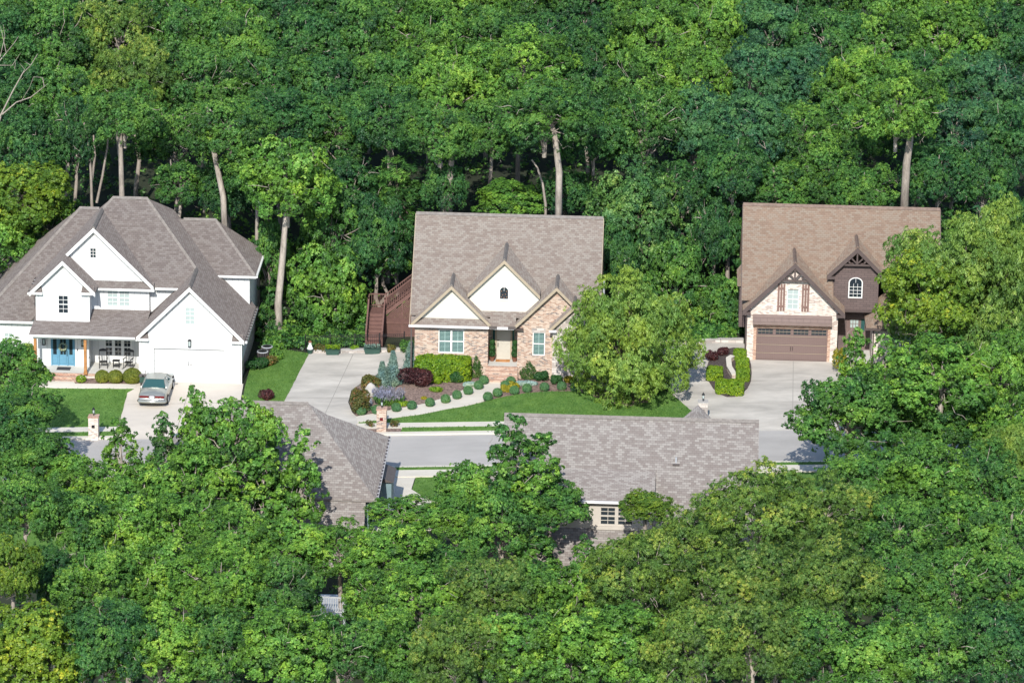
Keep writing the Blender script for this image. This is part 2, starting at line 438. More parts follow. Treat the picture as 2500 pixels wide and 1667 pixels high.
def strip(name, x0, x1, y0, y1, off, mat, kind='structure'):
    o, _ = drape(name, [(x0, y0), (x1, y0), (x1, y1), (x0, y1)], off, mat, .2, .8); tag(o, kind=kind); return o
gaps = [(-24.4, -16.5), (-14.6, -9.3), (13.6, 21.6)]          # driveways crossing the far side
segs = [(-75, -24.7), (-16.4, -14.8), (-9.2, 13.4), (21.8, 75)]
for a, b in segs:
    strip('kerb', a, b, RY1, RY1+.42, .13, MT['walk'])
    strip('pavement', a, b, -17.98, -16.95, .12, MT['walk'])
for i, (a, b) in enumerate(segs):
    if i == 2: a = -6.3
    o, B = drape('grass_verge', [(a, RY1+.43), (b, RY1+.43), (b, -17.99), (a, -17.99)], .16, MT['grass'], .2, .5, .02); tag(o, kind='structure'); LAWNPOLY.append((B, .16))
o, _ = drape('planting_bed', [(-9.0, RY1+.44), (-6.35, RY1+.44), (-6.35, -18.0), (-9.0, -18.0)], .1, MT['mulch'], .2, .5); tag(o, kind='structure')
# near side of the road
strip('kerb', -75, 75, RY0-.3, RY0, .12, MT['walk'])
o, B = drape('grass_verge', [(-75, -25.95), (75, -25.95), (75, -25.51), (-75, -25.51)], .14, MT['grass'], .2, .8, .02); tag(o, kind='structure'); LAWNPOLY.append((B, .14))
strip('pavement', -75, 75, -27.15, -25.96, .12, MT['walk'])
# driveway beside the near left house
nd = [(-8.5, -27.16), (-4.9, -27.16), (-5.0, -29.3), (-3.9, -31.2), (-2.5, -33.2), (-2.0, -36.5), (-8.5, -36.5)]
o, _ = drape('driveway', nd, .06, MT['walk'], .1, .7); tag(o, kind='structure')
o, B = drape('lawn', [(-4.85, -27.16), (60, -27.16), (60, -44), (-1.9, -44), (-1.95, -36.5), (-2.45, -33.2), (-3.85, -31.2), (-4.95, -29.3)], .05, MT['grass'], .1, 1.0); tag(o, kind='structure'); LAWNPOLY.append((B[:0] or [(-4.85, -27.16), (6, -27.16), (6, -34), (-2.6, -34), (-4.9, -29.3)], .05))
o, B = drape('lawn', [(-70, -27.16), (-8.55, -27.16), (-8.55, -42), (-70, -42)], .05, MT['grass'], .1, 1.5); tag(o, kind='structure')

R10 = lambda x, y: (840+x/4.704, 860+y/4.704)
# white house plot
walk1 = px2xy([(100, 929), (176, 929), (184, 940), (334, 941), (329, 952), (135, 951), (96, 945)])
o, _ = drape('footpath', walk1, .11, MT['walk'], .12, .5); tag(o, kind='structure')
bed1 = px2xy([(177, 928.5), (185, 939.5), (334, 940.5), (342, 926), (342, 920), (177, 920)])
o, _ = drape('planting_bed', bed1, .09, MT['mulch'], .1, .5); tag(o, kind='structure')
drive1 = [(-24.95, -8.25), (-17.45, -8.25), (-17.25, -12), (-16.9, RY1+.01), (-24.75, RY1+.01), (-24.95, -10.5)]
o, _ = drape('driveway', drive1, apron, MT['concrete_warm'], .15, .6); tag(o, kind='structure')
lawn1 = [(-60, -16.94), (-24.65, -16.94), (-24.9, -10.3), tuple(G(328, 953)[:2]), tuple(G(135, 952)[:2]), tuple(G(90, 948)[:2]), (-34, -7), (-60, -7)]
o, B = drape('lawn', lawn1, .12, MT['grass'], .15, .6, .02); tag(o, kind='structure'); LAWNPOLY.append((B, .12))
lawn1b = [(-17.3, -8.3), (-17.3, -2.4), (-15.5, -1.2), (-13.6, -2.3), (-14.45, -13.5), (-14.9, -16.94), (-16.6, -16.94), (-17.1, -12)]
o, B = drape('lawn', lawn1b, .12, MT['grass'], .15, .6, .02); tag(o, kind='structure'); LAWNPOLY.append((B, .12))
# brick house plot
drive2 = [(-13.75, -2.2), (-7.0, -2.45), (-6.7, -7.0), tuple(G(955, 905)[:2]), tuple(G(900, 925)[:2]), tuple(G(858, 955)[:2]), tuple(G(850, 985)[:2]), tuple(G(860, 1010)[:2]), tuple(G(870, 1020)[:2]), tuple(G(874, 1038)[:2]), (-9.3, -17.0), (-9.2, RY1+.01), (-15.0, RY1+.01), (-14.75, -13.5)]
o, _ = drape('driveway', drive2, apron, MT['concrete'], .15, .6); tag(o, kind='structure')
wu = [(869, 1020), (905, 1014), (945, 1006), (960, 1003), (1040, 988), (1105, 968), (1150, 946), (1175, 932), (1192, 929)]
wlw = [(1258, 929), (1231, 944), (1201, 968), (1180, 983), (1138, 994), (1095, 1001), (1031, 1014), (942, 1026), (873, 1034)]
o, _ = drape('footpath', px2xy(wu+wlw), .11, MT['walk'], .12, .4); tag(o, kind='structure')
o, _ = drape('planting_bed', px2xy(wu+[(1196, 905), (1012, 893), (1000, 880), (962, 897), (905, 925), (862, 955), (853, 985), (862, 1008)]), .09, MT['mulch'], .12, .6); tag(o, kind='structure')
bedr = [(1260, 930), (1233, 945), (1203, 968), (1183, 983), (1212, 976), (1257, 967), (1286, 963), (1340, 959), (1404, 959), (1440, 966), (1480, 985), (1530, 996), (1580, 985), (1600, 950), (1560, 915), (1500, 905), (1260, 905)]
o, _ = drape('planting_bed', px2xy(bedr), .09, MT['mulch'], .12, .6); tag(o, kind='structure')
lw = [(875, 1036), (942, 1028), (1031, 1016), (1095, 1003), (1138, 996), (1183, 985), (1212, 977), (1257, 968), (1286, 964), (1340, 960), (1404, 960), (1440, 968), (1480, 987), (1530, 998), (1582, 987), (1603, 950), (1625, 960), (1650, 975), (1684, 1004)]
lawn2 = px2xy(lw)+[(13.3, -16.94), (-9.1, -16.94)]
o, B = drape('lawn', lawn2, .14, MT['grass'], .15, .6, .02); tag(o, kind='structure'); LAWNPOLY.append((B, .14))
# brown house plot
def d3(p): return tuple(G(*p)[:2])
drive3 = [d3((1600, 843)), d3((1690, 842)), d3((1817, 842)), (15.75, -5.2), (21.75, -5.2), (22.5, -9), (22.3, RY1+.01), (13.7, RY1+.01), (13.45, -16.9), d3((1684, 1003)), d3((1650, 973)), d3((1622, 940)), d3((1602, 905)), d3((1590, 870))]
o, _ = drape('driveway', drive3, apron, MT['concrete'], .15, .6); tag(o, kind='structure')
isl = smoothpoly([(1724, 905), (1733, 878), (1765, 858), (1800, 852), (1826, 868), (1836, 905), (1832, 945), (1803, 972), (1765, 973), (1733, 945)])
o, _ = drape('planting_bed', px2xy(isl), .16, MT['mulch_dark'], .1, .5); tag(o, kind='structure')
o, B = drape('lawn', [(22.6, -16.94), (60, -16.94), (60, -6), (27, -6), (24.8, -6.2), (22.8, -9)], .12, MT['grass'], .15, .8, .02); tag(o, kind='structure'); LAWNPOLY.append((B, .12))
# saw-cut joints in the drives
jm = plain('joint_dark', (.30, .28, .25), .95, .1)
def joint(p, q, off=.118):
    a, b = np.array(p), np.array(q); k = max(2, int(np.linalg.norm(b-a)/.6)); d = (b-a)/np.linalg.norm(b-a); n = np.array([-d[1], d[0]])*.018
    m = MB()
    for i in range(k):
        s0, s1 = a+(b-a)*i/k, a+(b-a)*(i+1)/k
        m.poly([(*(s0-n), h(*s0)+off), (*(s1-n), h(*s1)+off), (*(s1+n), h(*s1)+off), (*(s0+n), h(*s0)+off)][::1], jm)
    return m
jj = MB()
for p, q in (((18.9, -5.3), (18.6, -16.9)), ((15.9, -9.5), (22.3, -9.4)), ((14.2, -14), (22.2, -13.8)), ((-20.9, -8.4), (-20.8, -16.9)), ((-24.6, -12.5), (-17.3, -12.4)), ((-13.9, -7), (-8.2, -7.2)), ((-14.2, -11.6), (-10.2, -11.8)), ((-10.6, -2.6), (-11.6, -16.5))):
    m = joint(p, q, .108); b0 = len(jj.v); jj.v += m.v; jj.f += [tuple(i+b0 for i in f) for f in m.f]; jj.m += [jj.mi(jm)]*len(m.f)
o = jj.build('driveway_joints'); tag(o, kind='structure')

# ---------------------------------------------------------------- building helpers
def window(par, x0, x1, z0, z1, y, fm, gm, cols=2, rows=2, fw=.06, mid=True, arch=0, slats=False, label=None, mw=.022, sill=None, units=1):
    """window in a front wall at y; `units` sashes side by side; rows counted per sash half when mid"""
    m = MB(); g = MB(); yf, yb = y-.03, y+.06
    uw = (x1-x0)/units
    def bar(a, b, c_, d, p=0.0): m.box(a, b, yf+p, yb-p, c_, d, fm)
    ztop = z1
    for u in range(units):
        a, b = x0+u*uw, x0+(u+1)*uw
        bar(a, a+fw, z0, ztop); bar(b-fw, b, z0, ztop)
        bar(a+fw, b-fw, z0, z0+fw); 
        if not arch: bar(a+fw, b-fw, ztop-fw, ztop)
        halves = [(z0+fw, z1-fw)]
        if mid:
            zm = (z0+z1)/2; bar(a+fw, b-fw, zm-fw*.45, zm+fw*.45); halves = [(z0+fw, zm-fw*.45), (zm+fw*.45, z1-fw)]
        for (p, q) in halves:
            for k in range(1, cols):
                xx = a+fw+(b-a-2*fw)*k/cols; bar(xx-mw/2, xx+mw/2, p, q, .012)
            for k in range(1, rows):
                zz = p+(q-p)*k/rows; bar(a+fw, b-fw, zz-mw/2, zz+mw/2, .014)
        if arch:
            cx = (a+b)/2; rr = (b-a)/2
            for sgn, r1, r2 in ((1, rr, rr-fw),):
                K = 12
                for k in range(K):
                    t0, t1 = math.pi*k/K, math.pi*(k+1)/K
                    P = [(cx+r*math.cos(t), yf, ztop+arch*r/rr*math.sin(t)) for r, t in ((r1, t0), (r1, t1), (r2, t1), (r2, t0))]
                    m.ext(P, (0, yb-yf, 0), fm)
            bar(cx-mw/2, cx+mw/2, ztop, ztop+arch-.03, .012)
            K = 12; g.ext([(cx+(rr-.01)*math.cos(math.pi*k/K), y+.02, ztop+(arch-.01)*math.sin(math.pi*k/K)) for k in range(K+1)], (0, .02, 0), gm)
        g.box(a+.01, b-.01, y+.02, y+.04, z0+.01, ztop-.01 if not arch else ztop, gm)
    o = m.build('window', par, loc=((x0+x1)/2, y, z0)); g.build('pane', o, loc=((x0+x1)/2, y, z0))
    if slats:
        s_ = MB()
        for u in range(units):
            a, b = x0+u*uw+fw+.03, x0+(u+1)*uw-fw-.03; cx = (a+b)/2; s_.box(cx-.025, cx+.025, y-.004, y+.019, z0+fw, z1-fw, MT['shutter_in'])
            z = z0+fw+.04
            while z < z1-fw-.05:
                if abs(z-(z0+z1)/2) > .06: s_.box(a, b, y-.002, y+.018, z, z+.035, MT['shutter_in'])
                z += .088
        s_.build('shutter', o, loc=((x0+x1)/2, y, z0))
    if sill:
        q = MB(); q.box(x0-.06, x1+.06, y-.05, y+.03, z0-.11, z0-.002, sill); q.build('window_sill', o, loc=((x0+x1)/2, y, z0-.1))
    if label: o['label'] = label
    return o
def gable_roof(par, xc, zr, xl, xr, yf, yb, mat, th=.13, ybl=None, ybr=None, sl=1.0):
    """45-degree gable roof, ridge along Y; lower edges at xl / xr"""
    m = MB()
    for xe, ye in ((xl, ybl or yb), (xr, ybr or yb)):
        ze = zr-sl*abs(xe-xc)
        P = [(xc, yf, zr), (xe, yf, ze), (xe, ye, ze), (xc, yb, zr)]
        n = np.cross(np.array(P[1])-P[0], np.array(P[2])-P[0])
        if n[2] < 0: P = P[::-1]
        m.ext(P, (0, 0, -th), mat)
    return m.build('roof', par)
def rakes(par, xc, zr, xl, xr, y, mat, wd=.2, th=.05, drop=.02, sl=1.0, name='rake_board'):
    m = MB(); v = wd*math.sqrt(1+sl*sl)
    for xe in (xl, xr):
        ze = zr-sl*abs(xe-xc)
        m.ext([(xc, y-th, zr-drop), (xe, y-th, ze-drop), (xe, y-th, ze-drop-v), (xc, y-th, zr-drop-v)], (0, th, 0), mat)
    return m.build(name, par)
def ridgecap(par, p, q, mat, wdt=.16):
    p, q = np.array(p, float), np.array(q, float); d = (q-p)/np.linalg.norm(q-p); s_ = np.cross(d, [0, 0, 1]); s_ /= np.linalg.norm(s_)
    m = MB(); P = [p+s_*wdt+(0, 0, -wdt*.8), p+(0, 0, .05), p-s_*wdt+(0, 0, -wdt*.8)]
    P = [np.array(a)+np.array([0, 0, .05]) for a in P]
    m.ext(P, q-p, mat); return m.build('ridge_cap', par)
def returns(par, x0, x1, y0, y1, z, mat, trim):
    """little pent return at the foot of a gable"""
    m = MB(); xm = (x0+x1)/2; w_ = x1-x0
    m.poly([(x0, y0, z), (x1, y0, z), (x1-.08 if x1 > x0 else x1, y1, z+.42), (x0+.08, y1, z+.42)], mat)
    m.poly([(x0, y0, z), (x0+.08, y1, z+.42), (x0, y1, z)], mat); m.poly([(x1, y0, z), (x1, y1, z), (x1-.08, y1, z+.42)], mat)
    m.box(x0-.03, x1+.03, y0-.05, y1, z-.15, z-.004, trim)
    return m.build('eave_return', par)
def lantern(par, x, y, z, s_=1.0, mat=None):
    m = MB(); mat = mat or MT['black']
    m.box(x-.05*s_, x+.05*s_, y-.02, y, z-.1*s_, z+.22*s_, mat); m.box(x-.10*s_, x+.10*s_, y-.22*s_, y-.02, z+.16*s_, z+.2*s_, mat)
    for a in (-.09, .07):
        for b in (-.2, -.06): m.box(x+a*s_, x+(a+.02)*s_, y+b*s_, y+(b+.02)*s_, z-.18*s_, z+.16*s_, mat)
    m.box(x-.10*s_, x+.10*s_, y-.22*s_, y-.02, z-.21*s_, z-.18*s_, mat)
    o = m.build('wall_lamp', par); g = MB(); g.box(x-.06*s_, x+.06*s_, y-.17*s_, y-.07*s_, z-.17*s_, z+.14*s_, MT['glass_pale']); g.build('lamp_glass', o); return o

# ================================================================ WHITE HOUSE
def white_house():
    H = thing('white_house', 'white board and batten house with blue front door and grey-brown hip roof', 'house', (-24, -4, -.9))
    Wm, T, RM = MT['white'], MT['white_trim'], MT['roof_grey']
    # walls
    m = MB(); gx0, gx1 = -24.34, -17.68
    m.wall([(gx0, -1.3), (gx1, -1.3), (gx1, 2.3), (-20.96, 5.58), (gx0, 2.2)], [(-23.37, -18.70, -.83, 1.52), (-21.31, -20.62, 3.17, 4.41)], -8.2, .15, Wm, T)
    m.box(gx0, gx0+.15, -8.05, -1.2, -1.3, 2.2, Wm)
    m.poly([(gx1, -8.2, .2), (gx1, 3.7, .55), (gx1, 3.7, 4.6), (gx1, -1.6, 4.6), (gx1, -1.6, 2.1), (gx1, -8.2, 2.1)], Wm)
    m.poly([(gx1, -8.2, -1.3), (gx1, 3.7, -1.3), (gx1, 3.7, .55), (gx1, -8.2, .2)], MT['brick_pale'])
    m.box(-24.3, -17.7, 3.4, 3.7, -1.3, 4.5, Wm)
    m.build('wall', H)
    m = MB(); m.wall([(-31.34, 2.4), (-27.82, 2.4), (-27.82, 4.8), (-27.4, 4.85), (-29.5, 6.88), (-31.7, 4.8), (-31.34, 4.8)], [(-29.89, -29.18, 3.29, 4.58)], -6.9, .12, Wm, T)
    m.box(-31.34, -31.2, -6.78, -1, 2.0, 4.7, Wm); m.box(-27.96, -27.82, -6.78, -5.4, 2.4, 4.75, Wm); m.build('wall', H)
    m = MB(); m.wall([(-27.82, 2.6), (-24.0, 2.6), (-24.0, 5.1), (-27.62, 8.72), (-29.3, 7.0), (-29.3, 5.1), (-27.82, 5.1)], [(-26.84, -25.26, 3.4, 4.62), (-27.92, -27.5, 6.74, 7.43)], -5.4, .12, Wm, T)
    m.box(-24.12, -24.0, -5.28, -4.9, 2.6, 4.9, Wm); m.wall([(-24.0, 2.6), (-21.5, 2.6), (-21.5, 4.9), (-24.0, 4.9)], [], -4.95, .12, Wm); m.build('wall', H)
    m = MB(); m.wall([(-19.9, 3.0), (-17.68, 2.6), (-17.68, 4.7), (-20.9, 4.7)], [], -1.6, .12, Wm); m.build('wall', H)
    # ground floor: left wing, porch back walls
    m = MB(); m.wall([(-36, -1.3), (-31.2, -1.3), (-31.2, 2.5), (-36, 2.5)], [(-33.72, -33.12, .15, 1.46)], -5.65, .12, Wm, T)
    m.box(-31.35, -31.2, -6.4, -5.65, -1.2, 2.4, Wm)
    m.wall([(-31.2, -.5), (-27.93, -.5), (-27.93, 2.4), (-31.2, 2.4)], [(-30.48, -28.87, -.49, 1.5)], -6.4, .12, Wm, T)
    m.box(-28.05, -27.93, -6.28, -5.4, -.5, 2.6, Wm)
    m.wall([(-27.93, -.5), (-24.3, -.5), (-24.3, 2.8), (-27.93, 2.8)], [(-27.05, -25.2, -.10, 1.25)], -5.4, .12, Wm, T)
    m.box(-36, -24, 3.4, 3.6, -1.3, 2.5, Wm); m.build('wall', H)
    # corner boards
    m = MB()
    for x in (gx0+.06, gx1-.06): m.box(x-.08, x+.08, -8.225, -8.2, -.9, 2.1, T)
    m.box(-31.36, -31.24, -6.925, -6.9, 2.8, 4.7, T); m.box(-27.9, -27.78, -6.925, -6.9, 2.8, 4.7, T); m.build('corner_board', H)
    # roofs
    m = MB()
    A = (-20.96, -8.55, 5.90); Rr = (-17.33, -8.55, 2.27); Rb = (-17.33, -.9, 2.27)
    C2 = (-24.64, -.66, 9.58); C1 = (-26.97, -.66, 9.58); Gd = (-20.96, -4.34, 5.90)
    def slab(P, th=.14):
        n = np.cross(np.array(P[1])-P[0], np.array(P[2])-P[0])
        m.ext(P if n[2] > 0 else P[::-1], (0, 0, -th), RM)
    slab([A, Rr, Rb, (-23.2, 1.8, 8.14), C2, Gd])                                     # long right slope
    slab([A, Gd, (-21.99, -5.37, 4.87), (-24.56, -5.4, 2.30), (-24.56, -8.55, 2.30)])     # garage left slope
    slab([(-24.5, -6.2, 2.36), (-24.56, -5.4, 2.30), (-21.99, -5.37, 4.87), (-22.0, -4.5, 4.86), (-24.5, -4.5, 2.36)])
    slab([C1, C2, Gd, (-21.99, -5.37, 4.87), (-23.7, -5.37, 4.87), (-27.62, -1.30, 8.93)])   # central front slope
    A2 = (-27.62, -5.76, 8.95); B2 = (-29.5, -7.25, 7.07)
    slab([A2, (-27.62, -1.31, 8.95), (-23.66, -5.3, 4.99), (-23.66, -5.76, 4.99)])          # middle gable right slope
    slab([A2, (-29.5, -5.76, 7.07), B2, (-31.74, -7.25, 4.83), (-31.74, -3.4, 4.83), (-28.0, .12, 8.57), C1, (-27.62, -1.31, 8.95)])   # common left slope
    slab([B2, (-29.5, -5.4, 7.07), (-27.36, -5.4, 4.93), (-27.36, -7.25, 4.93)])             # lower gable right slope
    slab([(-27.6, -5.75, 4.85), (-23.66, -5.75, 4.85), (-23.66, -5.4, 5.2), (-27.9, -5.4, 5.2)], .1)   # pent strip
    # left wing hip
    c0 = 8.57-.1
    slab([(-29.32, .1, 8.57), (-28.0, .1, 8.57), (-26.9, -1, 7.47), (-31.9, -6.03, 2.44), (-35.45, -6.03, 2.44)])
    slab([(-29.32, .1, 8.57), (-35.45, -6.03, 2.44), (-35.45, 6.2, 2.47)])
    slab([(-29.32, .1, 8.57), (-35.45, 6.2, 2.47), (-24, 6.2, 2.47), (-24, .1, 8.57)])
    # back planes of the centre and right rear wing
    slab([C1, (-24.64, -.66, 9.58), (-20.2, 3.8, 5.1), (-31, 3.8, 5.1)])
    slab([(-20.2, 1.0, 7.72), (-24, 1.0, 7.72), (-21.3, -1.95, 4.77), (-17.25, -1.95, 4.77)])
    slab([(-20.2, 1.0, 7.72), (-17.25, -1.95, 4.77), (-17.25, 3.95, 4.77)])
    slab([(-20.2, 1.0, 7.72), (-17.25, 3.95, 4.77), (-24, 3.95, 4.77), (-24, 1.0, 7.72)])
    # porch roof
    sl = .29
    def pz(y): return 2.33+sl*(y+8.42)
    slab([(-31.62, -8.42, pz(-8.42)), (-24.5, -8.42, pz(-8.42)), (-24.1, -8.0, pz(-8.0)), (-23.9, -5.3, pz(-5.3)), (-31.4, -5.3, pz(-5.3))], .09)
    m.build('roof', H)
    for p, q in ((C1, C2), ((-27.62, -5.76, 8.95), (-27.62, -1.4, 8.95)), ((-20.96, -8.55, 5.9), (-20.96, -4.4, 5.9)), ((-29.32, .1, 8.57), (-28.0, .1, 8.57)), ((-20.2, 1, 7.72), (-22.4, 1, 7.72)),
                 (C2, (-20.96, -4.34, 5.9)), ((-29.32, .1, 8.57), (-35.4, -5.98, 2.49)), ((-20.2, 1, 7.72), (-17.25, -1.95, 4.77)), (C1, (-27.6, -1.3, 8.95))):
        ridgecap(H, p, q, MT['ridge'], .13)
    # rakes, fascia, gutters
    rakes(H, -20.96, 5.9, -24.5, -17.36, -8.55, T, .2)
    rakes(H, -27.62, 8.95, -29.55, -23.66, -5.76, T, .2)
    rakes(H, -29.5, 7.07, -31.72, -27.36, -7.25, T, .2)
    returns(H, -24.5, -23.72, -8.5, -8.2, 2.24, RM, T); returns(H, -18.2, -17.38, -8.5, -8.2, 2.22, RM, T)
    returns(H, -31.72, -30.9, -7.2, -6.9, 4.82, RM, T); returns(H, -28.3, -27.4, -7.2, -6.9, 4.88, RM, T)
    m = MB(); g = MT['white_trim']
    for x0, x1, y, z in ((-31.65, -24.6, -8.5, 2.28), (-27.75, -23.6, -5.86, 4.78), (-23.6, -21.95, -5.48, 4.8), (-35.4, -31.7, -6.13, 2.4), (-20.0, -17.2, -2.05, 4.72)): m.box(x0, x1, y, y+.12, z-.13, z, g)
    for x, y0, y1, z in ((-17.25, -8.55, -.95, 2.24), (-31.8, -7.25, -3.4, 4.78), (-17.2, -1.95, 3.9, 4.72)): m.box(x-.05, x+.09, y0, y1, z-.13, z, g)
    m.build('gutter', H)
    m = MB()
    for k in range(13): m.box(-17.30, -17.16, -8.4+k*.58, -8.4+k*.58+.46, 2.242, 2.262, MT['dark_gutter'])
    for k in range(5): m.box(-31.86, -31.72, -7.1+k*.7, -7.1+k*.7+.55, 4.783, 4.80, MT['dark_gutter'])
    m.build('gutter_guard', H)
    m = MB(); m.box(-17.62, -17.54, -8.3, -8.22, -.85, 2.15, T); m.build('downpipe', H)
    # garage door
    m = MB(); m.box(-23.37, -18.70, -8.02, -7.98, -.84, 1.52, MT['garage_white'])
    for k in range(1, 4): m.box(-23.35, -18.72, -8.025, -8.02, -.84+k*.59-.006, -.84+k*.59+.006, MT['tan_trim'])
    gd = m.build('garage_door', H)
    for x in (-21.12, -20.94):
        q = MB(); q.tube([(x, -8.02, .26), (x, -8.10, .30), (x, -8.10, .52), (x, -8.02, .56)], .014, MT['black']); q.build('handle', gd)
    m = MB(); m.box(-23.5, -23.37, -8.225, -8.19, -.84, 1.64, T); m.box(-18.7, -18.57, -8.225, -8.19, -.84, 1.64, T); m.box(-23.37, -18.7, -8.225, -8.19, 1.52, 1.64, T); m.build('garage_frame', H)
    lantern(H, -21.0, -8.2, 1.95, 1.1)
    # windows
    window(H, -21.31, -20.62, 3.17, 4.41, -8.17, T, MT['glass_pale'], 2, 2, .05)
    window(H, -29.89, -29.18, 3.29, 4.58, -6.87, T, MT['glass_dark'], 2, 2, .05)
    window(H, -26.84, -25.26, 3.4, 4.62, -5.37, T, MT['glass_pale'], 2, 2, .07, units=2)
    window(H, -27.92, -27.5, 6.74, 7.43, -5.37, T, MT['glass_dark'], 2, 3, .03, mid=False)
    window(H, -33.72, -33.12, .15, 1.46, -5.62, T, MT['glass_pale'], 2, 2, .05)
    window(H, -27.05, -25.2, -.10, 1.25, -5.37, T, MT['glass_dark'], 2, 2, .10, units=3)
    # porch
    m = MB(); m.box(-31.45, -24.35, -7.98, -5.4, -.62, -.5, MT['porch']); m.build('porch_floor', H)
    m = MB(); m.box(-31.5, -24.36, -8.02, -7.9, -.62, -.49, MT['brick_row']); m.box(-31.48, -24.36, -7.98, -7.88, -1.4, -.62, MT['brick_cream'])
    m.box(-30.9, -28.5, -8.4, -8.02, -1.3, -.62, MT['brick_row']); m.box(-30.9, -28.5, -8.75, -8.4, -1.3, -.77, MT['brick_row']); m.build('porch_steps', H)
    m = MB(); m.box(-31.4, -24.4, -8.2, -7.98, 1.95, 2.2, T); m.box(-31.4, -31.2, -7.98, -6.4, 1.95, 2.2, T); m.box(-31.3, -24.35, -7.98, -5.4, 2.16, 2.2, T); m.build('porch_beam', H)
    for x in (-31.27, -27.95):
        m = MB(); m.box(x-.09, x+.09, -8.16, -7.98, -.5, 1.95, MT['cedar']); m.box(x-.12, x+.12, -8.19, -7.95, -.5, -.3, MT['cedar']); m.build('porch_post', H)
    m = MB()
    m.box(-27.85, -27.8, -7.4, -5.6, .35, .4, T); m.box(-24.5, -24.45, -7.4, -5.6, .35, .4, T)
    for k in range(12): m.box(-24.49, -24.46, -7.35+k*.15, -7.33+k*.15, -.5, .35, T)
    m.build('porch_rail', H)
    # blue door with sidelights
    m = MB(); D = MT['door_blue']
    m.box(-30.48, -28.87, -6.36, -6.28, -.49, 1.5, D)
    for x in (-30.44, -29.98, -29.37, -28.93): m.box(x-.04, x+.04, -6.43, -6.36, -.49, 1.5, D)
    m.box(-30.48, -28.87, -6.43, -6.36, 1.40, 1.5, D)
    for a, b in ((-30.38, -30.04), (-29.90, -29.44), (-29.31, -28.99)):
        m.box(a, b, -6.40, -6.36, -.35, .15, D)
    dr = m.build('front_door', H)
    m = MB()
    for a, b in ((-30.34, -30.10), (-29.86, -29.69), (-29.65, -29.48), (-29.26, -29.04)): m.box(a, b, -6.385, -6.362, .28, 1.36, MT['glass_dark'])
    m.build('pane', dr)
    m = MB(); m.tube([(-29.40, -6.44, .2), (-29.40, -6.49, .25), (-29.40, -6.49, .55), (-29.40, -6.44, .6)], .022, MT['black']); m.build('handle', dr)
    lantern(H, -30.93, -6.4, 1.2, 1.1); lantern(H, -28.3, -6.4, 1.2, 1.1)
    m = MB()
    for k in range(4): m.box(-28.45+k*.09, -28.39+k*.09, -6.43, -6.4, .86, .97, MT['black'])
    m.build('house_number', H)
    m = MB(); m.box(-28.73, -28.67, -6.44, -6.4, .58, .7, MT['black']); m.build('doorbell', H)
    return H
white_house()

